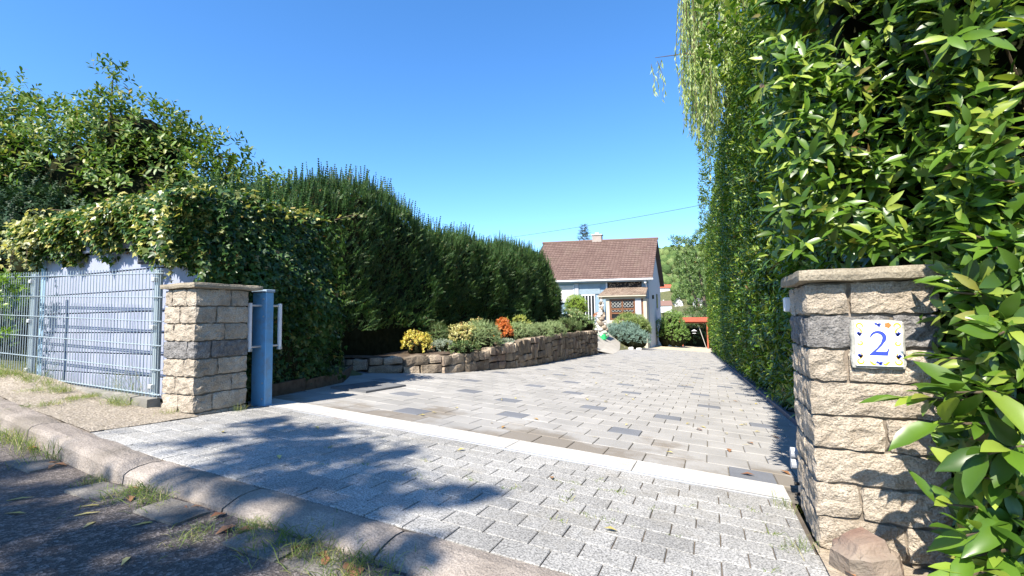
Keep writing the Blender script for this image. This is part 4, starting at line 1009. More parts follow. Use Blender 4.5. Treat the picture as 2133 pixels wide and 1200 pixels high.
tb.tube([(0, 0, -0.1), (0.1, .3, 2.2), (0.5, 1.2, 4.2), tuple(hub-base)], [0.22, 0.17, 0.12, 0.07], 10); tb.build('trunk', BARK, stree, flat=False)
# ---- plants in the raised bed
EUO = leaf('euonymus_gold', (0.32, 0.31, 0.06), (0.58, 0.50, 0.10), (0.42, 0.20, 0.06), 0.16, rough=0.4, trans=0.2)
EUOV = leaf('euonymus_cream', (0.30, 0.32, 0.11), (0.58, 0.54, 0.24), (0.45, 0.22, 0.10), 0.12, rough=0.4, trans=0.2)
LAV = leaf('lavender_leaf', (0.12, 0.18, 0.08), (0.22, 0.29, 0.13), (0.32, 0.34, 0.18), 0.15, rough=0.6, trans=0.2, spec=0.2)
GREYP2 = leaf('silver_leaf', (0.16, 0.21, 0.15), (0.30, 0.34, 0.27), None, rough=0.6, trans=0.15, spec=0.2)
ORL = leaf('orange_leaf', (0.45, 0.13, 0.03), (0.66, 0.25, 0.07), (0.30, 0.05, 0.03), 0.25, rough=0.45, trans=0.3)
SPU = leaf('spurge_leaf', (0.28, 0.34, 0.09), (0.46, 0.48, 0.14), None, trans=0.3)
HEA = leaf('heath_leaf', (0.045, 0.09, 0.025), (0.09, 0.15, 0.04), (0.15, 0.15, 0.06), 0.2, rough=0.6, trans=0.15)
def bp(name, label, x, y, r, mat, n, per, size, tmpl=L_SMALL, ln=0.05, up=0.6, group=None, blobs=None, inner=0.7):
    z = bed_z(x, y) - 0.02
    return plant(name, label, 'plant', (x, y, z), [(c, tuple(q*1.06 for q in rr)) for c, rr in (blobs or [((0, 0, r[2]*0.35), r)])], mat, int(n*1.25), per, size, ln, tmpl=tmpl, up=up, group=group, inner=inner)
bp('euonymus', 'small golden-leaved euonymus at the corner of the stone wall', -5.15, 4.55, (.25, .25, .30), EUO, 230, 7, .040, blobs=[((0, 0, .12), (.25, .25, .22)), ((-.1, .0, .26), (.12, .12, .14)), ((.12, .04, .22), (.10, .10, .12))])
bp('heath', 'feathery dark green heath between the golden and cream bushes', -5.35, 5.45, (.26, .26, .36), HEA, 220, 3, .12, L_SPRIG)
bp('cushion_plant', 'low silver-green cushion plant behind the wall corner stones', -4.93, 5.05, (.22, .22, .13), GREYP2, 150, 6, .035)
bp('euonymus', 'larger cream-variegated euonymus spilling beside the lavender dome', -4.86, 5.62, (.3, .3, .4), EUOV, 330, 7, .042, blobs=[((-.05, .1, .2), (.26, .26, .26)), ((.02, -.12, .12), (.18, .2, .22)), ((0.05, .35, .28), (.18, .2, .16))])
bp('lavender', 'broad grey-green lavender dome nearest the cream euonymus', -4.72, 6.2, (.36, .46, .36), LAV, 520, 3, .11, L_SPRIG, group='lavender along the stone wall')
bp('euonymus', 'small orange-tinged euonymus behind the lavender dome', -5.1, 6.75, (.2, .25, .42), EUOV, 150, 6, .04)
bp('barberry', 'upright orange-red shrub in the middle of the flower bed', -4.66, 7.2, (.17, .18, .42), ORL, 300, 7, .047, blobs=[((0, 0, .22), (.19, .2, .27)), ((-.02, .02, .42), (.13, .13, .16))])
bp('spurge', 'yellow-green spurge sprig just behind the orange shrub', -4.80, 7.6, (.12, .12, .45), SPU, 60, 6, .05, inner=None)
bp('lavender', 'lavender hummock just beyond the orange shrub', -4.70, 8.25, (.32, .55, .30), LAV, 420, 3, .11, L_SPRIG, group='lavender along the stone wall')
bp('spurge', 'pale yellow-green spurge with round heads behind the lavender', -5.05, 9.2, (.28, .3, .48), SPU, 120, 7, .05, inner=0.5)
bp('lavender', 'lavender hummock in the middle of the far bed', -4.72, 9.7, (.32, .60, .28), LAV, 380, 3, .11, L_SPRIG, group='lavender along the stone wall')
bp('lavender', 'farthest lavender hummock before the cream-flowered stonecrop', -4.82, 11.2, (.34, .65, .32), LAV, 380, 3, .11, L_SPRIG, group='lavender along the stone wall')
bp('heath', 'dark low heath beyond the last lavender', -5.0, 13.4, (.4, .9, .36), HEA, 300, 3, .13, L_SPRIG)
bp('cushion_plant', 'low green groundcover edging the wall below the lavender dome', -4.62, 5.25, (.22, .4, .12), HEA, 160, 4, .05)
bp('cushion_plant', 'silver groundcover in front of the orange shrub', -4.48, 6.95, (.12, .25, .08), GREYP2, 150, 5, .04)
bp('euonymus', 'golden low bush behind the second lavender hummock', -5.15, 8.3, (.3, .4, .32), EUO, 220, 6, .042)
bp('barberry', 'low orange-flowered clump at the foot of the pale spurge', -4.95, 9.0, (.16, .2, .26), ORL, 110, 6, .04)
o = ob('rock', rough_box('rock', .22, .16, .42, (4, 3, 5), .03, .03, 9, 6, taper=.3), None, PALEROCK, loc=(-5.12, 5.85, TERR+0.12)); o.rotation_euler = (0.2, 0.5, 0.6); setp(o, 'pale pointed rock standing among the bed plants', 'rock')
SED = leaf('stonecrop_leaf', (0.10, 0.17, 0.06), (0.18, 0.26, 0.09), None, rough=0.5, trans=0.2)
SEDF = leaf('stonecrop_flower', (0.42, 0.43, 0.22), (0.60, 0.58, 0.36), None, rough=0.7, trans=0.2)
sd = plant('stonecrop', 'big stonecrop clump with cream flower heads at the wall end', 'plant', (-5.75, 16.4, TERR-0.02), [((0, 0, .35), (.75, .7, .55)), ((.55, .4, .2), (.45, .5, .4))], SED, 420, 6, .09, .1, inner=0.75)
fm = MB()
for i in range(13):
    th = 2*PI*random.random(); r = math.sqrt(random.random())*0.72; fm.V, fm.F = [], []
    n = 60; d = unit(rng.normal(0, 1, (n, 3))); d[:, 2] = np.abs(d[:, 2])*0.5; c = np.array([r*math.cos(th), r*math.sin(th)-.1, 0.86-0.45*(r/0.75)**2])
    scatter('flower_head', *L_SMALL, c + d*0.11, d, rng.normal(0, 1, (n, 3)), U_(0.04, 0.06, n), SEDF, sd, kind=None)
# garden plants near the house
THU = leaf('globe_thuja', (0.14, 0.22, 0.03), (0.24, 0.34, 0.05), None, rough=0.6, trans=0.2, spec=0.2)
plant('globe_shrub', 'round yellow-green clipped conifer ball by the house door', 'shrub', (-7.3, 23.0, TERR), [((0, 0, .95), (.66, .66, .85))], THU, 900, 3, .13, .06, tmpl=L_SPRIG, inner=0.85, up=0.3)
plant('leafy_plant', 'loose green plant between the stonecrop and the stone cairn', 'plant', (-6.3, 20.5, ground_z(-6.3, 20.5)), [((0, 0, .35), (.6, .6, .55))], SED, 220, 6, .08, .1, inner=.7)
JUN = leaf('blue_juniper', (0.09, 0.16, 0.13), (0.19, 0.28, 0.23), None, rough=0.6, trans=0.1, spec=0.2)
gj = gz(-5.9, 31.2) - 0.05
plant('juniper', 'spreading blue-green juniper at the corner of the house', 'shrub', (-5.9, 31.0, gj), [((-.3, 0, .8), (1.2, .9, .85)), ((.75, -.1, .6), (.9, .8, .75)), ((-.9, .2, .9), (.7, .7, .85)), ((.2, .1, 1.1), (.8, .7, .7))], JUN, 900, 5, .22, .16, tmpl=L_SPRIG, inner=.8, up=.5)
FEA = leaf('feathery_green', (0.13, 0.19, 0.05), (0.24, 0.31, 0.09), None, rough=0.6, trans=0.25)
plant('feathery_shrub', 'feathery light green shrub behind the blue-green juniper', 'shrub', (-5.6, 33.2, gz(-5.6, 33)-0.05), [((-.3, 0, 1.6), (1.3, .9, .95)), ((.45, .1, 1.2), (.7, .8, .9))], FEA, 700, 5, .24, .2, tmpl=L_SPRIG, inner=.75, up=1.0)
for i in range(5):
    o = ob('edging_stone', rough_box('edging_stone', .35, .25, .22, (4, 3, 3), .03, .03, 40+i, 6), None, PALEROCK, loc=(-7.0+0.55*i, 29.6-0.05*i, gz(-7+.55*i, 29.6)+.05+max(0, .25-.2*i)))
    setp(o, 'pale stone edging the foot of the blue-green juniper', 'stone', 'stones edging the juniper')
# stone cairn, watering can, flower pot
ca = thing('stone_cairn', 'pointed pile of pale stones beside the house door', 'cairn', (-6.9, 27.4, ground_z(-6.9, 27.4)-0.02)); z = 0
zt0 = 2.22 - ca.location.z; q = 0
while z < zt0-0.12:
    f = z/zt0; R = 0.42*(1-f)+0.05; m_ = 4 if f < .3 else (3 if f < .6 else (2 if f < .85 else 1)); s_ = 0.34*(1-f)+0.12
    for j in range(m_):
        q += 1; a = 2*PI*j/m_ + z*5; rr = R*0.55 if m_ > 1 else 0
        o = ob('stone', rough_box('stone', s_, s_*.85, .22, (3, 3, 3), .03, .035, q, 6), ca, PALEROCK if q % 3 else WALLST, loc=(rr*math.cos(a)+.1*f, rr*math.sin(a), z+.1)); o.rotation_euler = (random.uniform(-.3, .3), random.uniform(-.3, .3), random.random()*3)
    z += 0.17
GRN = plain('green_plastic', (0.03, 0.36, 0.12), 0.35)
wc = thing('watering_can', 'bright green watering can left on the pale path', 'watering can', (-6.5, 26.4, ground_z(-6.5, 26.4)+0.06))
MB().tube([(0, 0, 0), (0, 0, .02), (0, 0, .30), (0, 0, .32)], [.15, .16, .14, .10], 14).build('body', GRN, wc, flat=False)
MB().tube([(-.13, 0, .08), (-.30, 0, .30), (-.40, 0, .46)], [.035, .025, .02], 8).build('spout', GRN, wc, flat=False)
MB().tube([(-.40, 0, .45), (-.44, 0, .50)], [.03, .06], 10).build('rose', GRN, wc, flat=False)
MB().tube([(.14, 0, .08), (.27, 0, .2), (.24, 0, .40), (.08, 0, .45), (0, 0, .33)], .016, 8).build('handle', GRN, wc, flat=False)
FLO = leaf('orange_flower', (0.55, 0.18, 0.03), (0.65, 0.30, 0.08), (0.5, 0.08, 0.04), 0.2, rough=.6)
fpz = TERR + 0.02
pt = plant('flower_pot', 'pot of orange flowers left of the stone cairn by the door', 'flower pot', (-7.9, 31.2, fpz), [((0, 0, .55), (.30, .30, .24))], FLO, 120, 5, .07, .05, foliage_name='flowers')
MB().tube([(0, 0, 0), (0, 0, .36), (0, 0, .40)], [.16, .23, .25], 14).build('pot', plain('pot_blue_grey', (.12, .14, .20), .5), pt, flat=False)

# ================================================================== HOUSE
HA = math.radians(14); sa_, ca_ = math.sin(HA), math.cos(HA)
hs = thing('house', 'low house with brown tiled roof and pale blue walls at the drive end', 'house', (-5.21, 39.1, 0), HA)
def hp(u, v, z): return (-u + v*sa_, v*ca_, z)
def hbox(name, u0, u1, v0, v1, z0, z1, mat, parent=hs):
    V = [hp(u, v, z) for z in (z0, z1) for (u, v) in ((u0, v0), (u1, v0), (u1, v1), (u0, v1))]
    mb = MB(); mb.add(V, [(0,1,2,3),(7,6,5,4),(0,4,5,1),(1,5,6,2),(2,6,7,3),(3,7,4,0)]); return mb.build(name, mat, parent)
WALLW = plain('render_white', (0.43, 0.44, 0.46), 0.85, 0.2, var=0.05, bump=0.2); WALLB = plain('render_blue', (0.21, 0.30, 0.385), 0.8, 0.2, var=0.06)  # both lowered: shade under the eave is put into the wall colour
CREAM = plain('cream_render', (0.48, 0.43, 0.34), 0.85, 0.2, var=0.06); DARK = plain('dark_opening', (0.015, 0.016, 0.018), 0.25, 0.5)
WOODB = plain('brown_wood', (0.17, 0.075, 0.035), 0.5, 0.4, var=0.15); GUT = plain('white_gutter', (0.62, 0.63, 0.64), 0.4); SHUT = plain('shutter', (0.26, 0.33, 0.38), 0.55)
RT = 8.45; EV = 4.18
hbox('front_wall', 0.0, 10.5, 0.0, 0.3, -2.6, EV+0.1, WALLB)
gm = MB(); gv = [hp(0.0, v, z) for v, z in ((0.3, -2.6), (10.4, -2.6), (10.4, EV), (5.2, RT-0.2), (0.3, EV+0.15))] + [hp(0.3, v, z) for v, z in ((0.3, -2.6), (10.4, -2.6), (10.4, EV), (5.2, RT-0.2), (0.3, EV+0.15))]
gm.add(gv, [(0,1,2,3,4), (9,8,7,6,5)] + [(i, i+5, (i+1) % 5+5, (i+1) % 5) for i in range(5)]); gm.build('gable_wall', WALLW, hs)
hbox('back_wall', 0.3, 10.5, 10.1, 10.4, -2.6, EV, WALLW)
# roof: deck plus tiles with real laps
TILE = Mt('roof_tile'); c = TILE.ramp(TILE.rnd(), [(0, (0.125, 0.08, 0.066)), (1, (0.16, 0.107, 0.088))]); c = TILE.mix(TILE.ramp(TILE.noise(0.7, 5), [(0.55, 0.0), (0.8, 0.4)]), c, (0.19, 0.155, 0.11)); TILE = TILE.done(c, 0.8, 0.25)
slope_v = 5.2+0.5; rise = RT-EV; sl = math.hypot(slope_v, rise)
rd = MB()
def roofpt(u, f, off=0.0):     # f 0 at eave, 1 at ridge, front slope
    v = -0.5+slope_v*f; z = EV + rise*f; nrm = math.atan2(rise, slope_v)
    return hp(u, v - off*math.sin(nrm), z + off*math.cos(nrm))
def roofpt_b(u, f, off=0.0):
    v = 10.9-slope_v*f; z = EV + rise*f; nrm = math.atan2(rise, slope_v); return hp(u, v + off*math.sin(nrm), z + off*math.cos(nrm))
V = [roofpt(-.42, 0), roofpt(10.8, 0), roofpt(10.8, 1), roofpt(-.42, 1), roofpt(-.42, 0, -.16), roofpt(10.8, 0, -.16), roofpt(10.8, 1, -.16), roofpt(-.42, 1, -.16)]
rd.add(V, [(0,1,2,3),(7,6,5,4),(0,4,5,1),(1,5,6,2),(2,6,7,3),(3,7,4,0)])
V = [roofpt_b(-.42, 0), roofpt_b(10.8, 0), roofpt_b(10.8, 1), roofpt_b(-.42, 1), roofpt_b(-.42, 0, -.16), roofpt_b(10.8, 0, -.16), roofpt_b(10.8, 1, -.16), roofpt_b(-.42, 1, -.16)]
rd.add(V, [(3,2,1,0),(4,5,6,7),(1,5,4,0),(2,6,5,1),(3,7,6,2),(0,4,7,3)])
roof = rd.build('roof', plain('roof_edge', (0.05, 0.045, 0.045), 0.8), hs)
tb_ = MB(); NR, TWd = 20, 0.30
for r_ in range(NR):
    f0_, f1_ = r_/NR, (r_+1.12)/NR
    for c_ in range(37):
        u = -0.45 + c_*TWd; o0, o1 = 0.075, 0.02
        pr = [(0.0, 0.0), (0.07, 0.030), (0.16, 0.020), (0.27, -0.005), (0.296, -0.012)]; L0 = []
        for (du, dh) in pr: L0 += [roofpt(u+du, f0_, o0+dh), roofpt(u+du, min(f1_, 1.0), o1+dh), roofpt(u+du, f0_, o0+dh-0.035)]
        b_ = len(tb_.V); tb_.V += L0
        for i in range(4): tb_.F += [(b_+i*3, b_+i*3+3, b_+i*3+4, b_+i*3+1), (b_+i*3+2, b_+i*3+5, b_+i*3+3, b_+i*3)]
tiles = ob('roof_tiles', mesh_py('roof_tiles', tb_.V, tb_.F), roof, TILE); tiles['kind'] = 'stuff'
MB().tube([roofpt(-.5, 1, .06), roofpt(10.9, 1, .06)], 0.13, 8).build('ridge_tiles', TILE, roof)
gt = MB().tube([(lambda p: (p[0], p[1]-.09, p[2]-.06))(roofpt(-.45, 0)), (lambda p: (p[0], p[1]-.09, p[2]-.06))(roofpt(10.8, 0))], 0.085, 8).build('gutter', GUT, hs)
hbox('soffit', -0.3, 10.6, -0.5, -0.01, EV-0.22, EV-0.17, plain('soffit_paint', (.30, .40, .48), .7))
ch = hbox('chimney', 4.95, 5.85, 5.0, 5.6, RT-0.4, 9.05, plain('chimney_render', (.30, .26, .23), .9, bump=.3)); hbox('chimney_cap', 4.88, 5.92, 4.93, 5.67, 9.05, 9.15, plain('chimney_cap', (.45, .43, .4), .8), ch); hbox('chimney_pot', 5.2, 5.6, 5.15, 5.45, 9.15, 9.35, plain('chimney_pot', (.4, .34, .28), .8), ch)
# front: roller shutter, door, blue panels, brick loft panel
rs = hbox('roller_shutter', 4.12, 5.95, -0.06, -0.004, 2.95, 3.96, plain('shutter_back', (.25, .31, .36), .6))
for i in range(11): hbox('shutter_slat', 4.14, 5.93, -0.085, -0.062, 2.97+i*.09, 3.045+i*.09, SHUT, rs)
dr = hbox('door', 4.66, 5.70, -0.08, -0.004, 0.55, 2.82, DARK)
for u in (4.62, 4.90, 5.17, 5.44, 5.70): hbox('door_bar', u-.035, u+.035, -0.11, -0.082, 0.55, 2.82, GUT, dr)
hbox('door_lintel', 4.55, 5.8, -0.12, -0.004, 2.825, 2.93, GUT, dr)
hbox('pilaster', 6.0, 6.35, -0.14, -0.004, -0.5, EV-0.25, WALLW)
w1 = hbox('window', 6.5, 7.9, -0.05, -0.004, 2.4, 3.75, plain('curtain', (.55, .52, .48), .8)); hbox('window_frame', 6.42, 6.50, -0.08, -0.004, 2.35, 3.8, GUT, w1); hbox('window_sill', 6.4, 8.0, -0.14, -0.004, 2.25, 2.345, GUT, w1)
lo = hbox('loft_panel', 0.55, 3.45, -0.05, -0.004, 3.40, 3.97, plain('loft_dark', (.02, .018, .016), .9))
bk = MB(); random.seed(5)
for i in range(60):
    u = random.uniform(.6, 3.35); z = random.uniform(3.42, 3.88); s_ = random.uniform(.05, .11)
    V = [hp(u+s_*a, -0.10+b*.04, z+s_*c_) for a, b, c_ in ((-.5,0,-.5),(.5,0,-.5),(.5,1,-.5),(-.5,1,-.5),(-.5,0,.5),(.5,0,.5),(.5,1,.5),(-.5,1,.5))]
    bk.add(V, [(0,1,5,4),(1,2,6,5),(2,3,7,6),(3,0,4,7),(4,5,6,7),(3,2,1,0)])
o = bk.build('stacked_logs', rock('log_ends', (.12, .07, .04), (.40, .33, .25), 6, rnd=.6), lo); o['kind'] = 'stuff'
hbox('loft_post', 3.50, 3.60, -0.12, -0.03, 2.9, EV-.2, GUT)
# porch
po = hbox('porch', 3.08, 3.36, -1.45, -1.2, -0.8, 2.42, CREAM)
hbox('porch_pillar', 0.46, 0.95, -1.45, -1.2, -2.2, 2.42, WALLW, po); hbox('porch_beam', 0.10, 3.98, -1.46, -1.15, 2.425, 2.68, CREAM, po)
hbox('parapet', 0.955, 3.075, -1.42, -1.22, -2.2, 0.62, CREAM, po); hbox('side_door', 0.30, 0.455, -1.35, -1.3, -1.0, 2.42, WOODB, po)
hbox('side_wall', 0.02, 0.30, -1.40, -0.005, -2.4, 2.42, CREAM, po)
pw = hbox('porch_window', 0.96, 3.07, -1.36, -1.30, 0.63, 2.42, DARK)
for u in (0.96, 1.95, 2.92): hbox('window_frame', u, u+.13, -1.42, -1.362, 0.63, 2.42, WOODB, pw)
for z in (0.64, 1.15, 1.50, 2.28): hbox('window_frame', 1.095, 2.915, -1.41, -1.363, z, z+.13, WOODB, pw)
hx = MB()
for (ua, ub) in ((1.10, 1.94), (2.09, 2.91)):
    for z0_ in (1.30, 1.66):
        for i in range(3):
            for j in range(2 if z0_ > 1.5 else 1):
                cu, cz = ua+.14+i*.28, z0_+.17+j*.29
                ring = [(cu+.12*math.cos(PI/3*q_), cz+.12*math.sin(PI/3*q_)) for q_ in range(6)]
                hx.tube([hp(u, -1.372, z) for u, z in ring+[ring[0]]], 0.02, 4, cap=False)
hx.build('lead_lattice', plain('lead', (.45, .45, .42), .5), pw)
PT = Mt('porch_tile'); c = PT.ramp(PT.rnd(), [(0, (.16, .115, .085)), (1, (.26, .20, .15))]); PT = PT.done(c, .85, .2)
prm = MB()
for r_ in range(5):
    for c_ in range(18):
        ua = 0.02 + c_*.22; k0, k1 = r_/5, (r_+1.15)/5
        def pp(u, f, o): return hp(u + (0.0 if u < 2 else -.45*f*(u-2)/2), -1.75+1.72*f, 2.70+.75*f+o)
        b_ = len(prm.V); prm.V += [pp(ua, k0, .06), pp(ua+.11, k0, .085), pp(ua+.215, k0, .06), pp(ua, min(k1, 1), .01), pp(ua+.11, min(k1, 1), .035), pp(ua+.215, min(k1, 1), .01), pp(ua, k0, .02), pp(ua+.215, k0, .02)]
        prm.F += [(b_, b_+1, b_+4, b_+3), (b_+1, b_+2, b_+5, b_+4), (b_+6, b_+7, b_+2, b_+1), (b_+6, b_+1, b_, b_+6)][:3]
pr_ = hbox('porch_roof', 0.0, 4.0, -1.78, -1.70, 2.62, 2.705, CREAM); o = ob('porch_tiles', mesh_py('porch_tiles', prm.V, prm.F), pr_, PT); o['kind'] = 'stuff'
mb = MB(); mb.add([hp(0.02, -1.7, 2.69), hp(3.98, -1.7, 2.69), hp(3.55, -.02, 3.42), hp(0.02, -.02, 3.42), hp(0.02, -1.7, 2.60), hp(3.98, -1.7, 2.60), hp(3.55, -.02, 3.33), hp(0.02, -.02, 3.33)], [(0,1,2,3),(7,6,5,4),(0,4,5,1),(1,5,6,2),(2,6,7,3),(3,7,4,0)]); mb.build('porch_deck', CREAM, pr_)
MB().tube([hp(0.22, -0.42, EV-.05), hp(0.2, -0.3, EV-.35), hp(0.14, -0.12, EV-.6), hp(0.14, -0.12, -1.9)], 0.055, 8).build('downpipe', GUT, hs, flat=False)
MB().box((hp(0.2, -.4, 0)[0]-.1, hp(0.2, -.4, 0)[1]-.08, EV-.42), (hp(0.2, -.4, 0)[0]+.1, hp(0.2, -.4, 0)[1]+.08, EV-.16), .03).build('rain_head', GUT, hs)
hbox('gable_window', -0.04, -0.002, 6.2, 7.2, 1.7, 3.1, DARK); hbox('gable_sill', -0.12, -0.003, 6.1, 7.3, 1.6, 1.69, plain('sill', (.3, .36, .45), .7)); hbox('gable_lamp', -0.16, -0.003, 2.6, 2.8, 2.5, 2.85, DARK)
hbox('gable_pipe', -0.05, -0.003, 7.3, 7.36, -1.6, -.6, plain('pipe', (.25, .3, .38), .6))

# ================================================================== BEYOND THE DRIVE
REDW = plain('red_timber', (0.34, 0.085, 0.045), 0.7, 0.2, var=0.15)
pg = thing('pergola', 'red-stained timber shelter at the far end of the drive', 'pergola', (-3.07, 46.6, gz(-2, 39)-0.3))
for (x, y) in ((0, 0), (2.42, 0), (0, 1.9), (2.42, 1.9)): MB().box((x-.07, y-.07, 0), (x+.07, y+.07, 2.45), .01).build('post', REDW, pg)
MB().box((-.15, -.06, 2.452), (2.6, .06, 2.60)).build('beam', REDW, pg); MB().box((-.15, 1.84, 2.452), (2.6, 1.96, 2.60)).build('beam', REDW, pg)
for i in range(8): MB().add([(-.25, -.28+i*.34, 2.61+i*.05), (2.7, -.28+i*.34, 2.61+i*.05), (2.7, .05+i*.34, 2.655+i*.05), (-.25, .05+i*.34, 2.655+i*.05), (-.25, -.28+i*.34, 2.65+i*.05), (2.7, -.28+i*.34, 2.65+i*.05), (2.7, .05+i*.34, 2.695+i*.05), (-.25, .05+i*.34, 2.695+i*.05)], [(0,1,2,3),(7,6,5,4),(0,4,5,1),(1,5,6,2),(2,6,7,3),(3,7,4,0)]).build('roof_board', REDW, pg)
o = MB().tube([(1.62, .4, 2.2), (2.25, .2, .05)], .03, 6).build('leaning_pole', plain('grey_pole', (.4, .38, .33), .8), None, loc=pg.location); setp(o, 'thin grey pole leaning inside the red shelter', 'pole')
lt = thing('hanging_feeder', 'small white bird feeder hanging inside the red shelter', 'bird feeder', (pg.location.x+1.2, pg.location.y+.3, pg.location.z+1.45))
MB().box((-.16, -.16, 0), (.16, .16, .04)).build('tray', WPL, lt); MB().prism([(-.26, .24), (.26, .24), (0, .40)], -.2, .2, 'y').build('roof', WPL, lt); MB().tube([(0, 0, .05), (0, 0, .235)], .03, 6).build('stem', DARK, lt); MB().tube([(0, 0, .40), (0, 0, 1.02)], .006, 4).build('cord', DARK, lt)
BUS = leaf('bright_shrub_leaf', (0.09, 0.17, 0.035), (0.17, 0.27, 0.06), None, trans=0.3)
plant('green_shrub', 'tall bright green shrub between the house gable and the red shelter', 'shrub', (-3.55, 44.2, gz(-3.8, 39)-.25), [((-.1, 0, 1.6), (1.0, .9, 2.0)), ((.4, 0, 1.0), (.8, .8, 1.2)), ((-.9, .3, 1.2), (.8, .8, 1.6))], BUS, 800, 7, .17, .3, inner=.75)
DKG = leaf('dark_shrub_leaf', (0.03, 0.07, 0.02), (0.07, 0.12, 0.035), None, trans=0.2)
plant('dark_shrub', 'dark green shrubs filling the space behind the red shelter', 'shrub', (-1.8, 50.5, -3.2), [((0, 0, 1.6), (2.2, 1.0, 2.0)), ((1.4, .3, 2.4), (1.6, 1.2, 2.2)), ((-1.4, .2, 1.4), (1.4, 1., 1.9))], DKG, 800, 6, .22, .3, inner=.8)
WAL = leaf('walnut_leaf', (0.06, 0.115, 0.03), (0.12, 0.19, 0.055), (0.18, 0.24, 0.09), .2, trans=0.3)
plant('walnut_tree', 'loose-crowned tree rising beyond the house at the hedge end', 'tree', (-0.8, 57.5, -4.5), [((0, 0, 9), (2.6, 2.4, 3.4)), ((-1.9, -.3, 10.5), (1.5, 1.6, 2.6)), ((-1.5, 0, 7), (1.9, 1.8, 2.0)), ((-2.3, .2, 13.4), (1.2, 1.2, 1.5)), ((.8, 0, 13.5), (2.2, 2, 2.4)), ((2.4, 0, 10), (2.2, 2, 4)), ((-3.3, 0, 14.4), (.7, .7, .5)), ((-.8, .4, 5), (1.6, 1.5, 1.6))],
      WAL, 1900, 8, .30, .5, spread=.6, trunk=[([(0, 0, 0), (.1, 0, 4), (-.2, 0, 8), (-.9, 0, 13)], [.3, .25, .18, .04]), ([(0, 0, 4.5), (-1.3, 0, 8), (-2.2, 0, 12.5)], [.18, .12, .03]), ([(0, 0, 5), (1.5, 0, 9), (1.8, 0, 13.5)], [.18, .12, .03]), ([(-.9, 0, 12), (-3.4, 0, 14.4)], [.06, .02])])
plant('garden_tree', 'mid green tree in the gardens beyond the shelter', 'tree', (-5.8, 72, -8), [((0, 0, 4.5), (2.6, 2.2, 2.6)), ((2.5, 1, 4.8), (2.4, 2, 2.8)), ((5.5, 2, 5.3), (2.8, 2, 3.2))], DKG, 700, 6, .42, .5, inner=.7)
plant('garden_tree', 'paler tree in the valley just below the far white houses', 'tree', (-10.5, 120, -12), [((0, 0, 5), (4, 3, 4)), ((5, 2, 5.4), (4, 3, 4)), ((10, 1, 5.6), (4, 3, 4.2)), ((-6, 2, 5), (4, 3, 4))], WAL, 800, 6, .8, .8, inner=.75)
SPR = leaf('spruce_needles', (0.03, 0.06, 0.03), (0.07, 0.10, 0.055), (0.14, 0.12, 0.06), .2, rough=.6, trans=.1)
sp_ = thing('spruce_tree', 'spruce tip showing above the house ridge beside the chimney', 'tree', (-15.2, 56.6, -2.5)); P_, A_ = [], []
for i in range(30):
    z = 5 + 10.4*i/29; R = 4.6*(1-(z/15.6))+.12; m_ = int(5+R*3)
    for j in range(m_):
        a = 2*PI*(j+random.random()*.6)/m_; dv = np.array([math.cos(a), math.sin(a), .10-.25*R/3])
        for s_ in np.linspace(.25, 1, int(2+R*2.2)): P_.append(np.array([0, 0, z]) + dv*R*s_); A_.append(dv + np.array([0, 0, .15]))
P_, A_ = np.array(P_), np.array(A_); P_ = np.repeat(P_, 3, 0); A_ = np.repeat(A_, 3, 0) + rng.normal(0, .5, (len(P_), 3))
scatter('crown', *L_SPRIG, P_, A_, rng.normal(0, .5, P_.shape)+np.array([0, 0, 1]), .5, SPR, sp_); MB().tube([(0, 0, -.2), (0, 0, 15.5)], [.25, .02], 8).build('trunk', BARK, sp_, flat=False)
cb = []
A_, B_ = Vector((-27, 41.5, 9.2)), Vector((14, 24.3, 8.7))
for i in range(41): f = i/40; p = A_.lerp(B_, f); cb.append((p.x, p.y, p.z - 2.6*f*(1-f)))
o = MB().tube(cb, 0.014, 5).build('overhead_cable', plain('cable_black', (.03, .03, .03), .6), None, flat=False); setp(o, 'thin overhead cable strung across the sky above the house', 'cable')
for (p, lb) in ((A_, 'timber pole holding the overhead cable behind the yew hedge'), (B_, 'timber pole holding the overhead cable behind the laurel hedge')):
    zz_ = ground_z(p.x, p.y)
    up_ = thing('utility_pole', lb, 'utility pole', (p.x, p.y, zz_)); MB().tube([(0, 0, -.2), (0, 0, p.z-zz_+.4)], [.14, .10], 10).build('pole', BARK, up_, flat=False); MB().tube([(0, 0, p.z-zz_-.08), (0, 0, p.z-zz_+.06)], .13, 8).build('insulator', WPL, up_, flat=False)

def far_house(label, x, y, z, w, d, h, rh, rz, wall, roofm, nwin):
    t = thing('far_house', label, 'house', (x, y, z), rz, 'houses on the far hillside')
    MB().box((-w/2, -d/2, -3), (w/2, d/2, h)).build('wall', wall, t)
    g = MB(); g.prism([(-w/2+.003, h+.003), (w/2-.003, h+.003), (0, h+rh-.25)], -d/2+.01, d/2-.01, 'y'); g.build('gable', wall, t)
    for sg in (-1, 1):
        MB().add([(0, -d/2-.6, h+rh), (0, d/2+.6, h+rh), (sg*(w/2+.7), d/2+.6, h-.4), (sg*(w/2+.7), -d/2-.6, h-.4), (0, -d/2-.6, h+rh-.25), (0, d/2+.6, h+rh-.25), (sg*(w/2+.7), d/2+.6, h-.65), (sg*(w/2+.7), -d/2-.6, h-.65)], [(0,1,2,3),(7,6,5,4),(0,4,5,1),(1,5,6,2),(2,6,7,3),(3,7,4,0)]).build('roof', roofm, t)
    for i in range(nwin):
        for zz in (0.9, 3.4):
            if zz+1.4 < h: 
                f = MB().box((-w/2+w*(i+.5)/nwin-.55, -d/2-.06, zz), (-w/2+w*(i+.5)/nwin+.55, -d/2-.004, zz+1.3)).build('window', DARK, t)
    MB().box((w*.15, -.4, h+rh*.5), (w*.15+.8, .4, h+rh+.9)).build('chimney', wall, t)
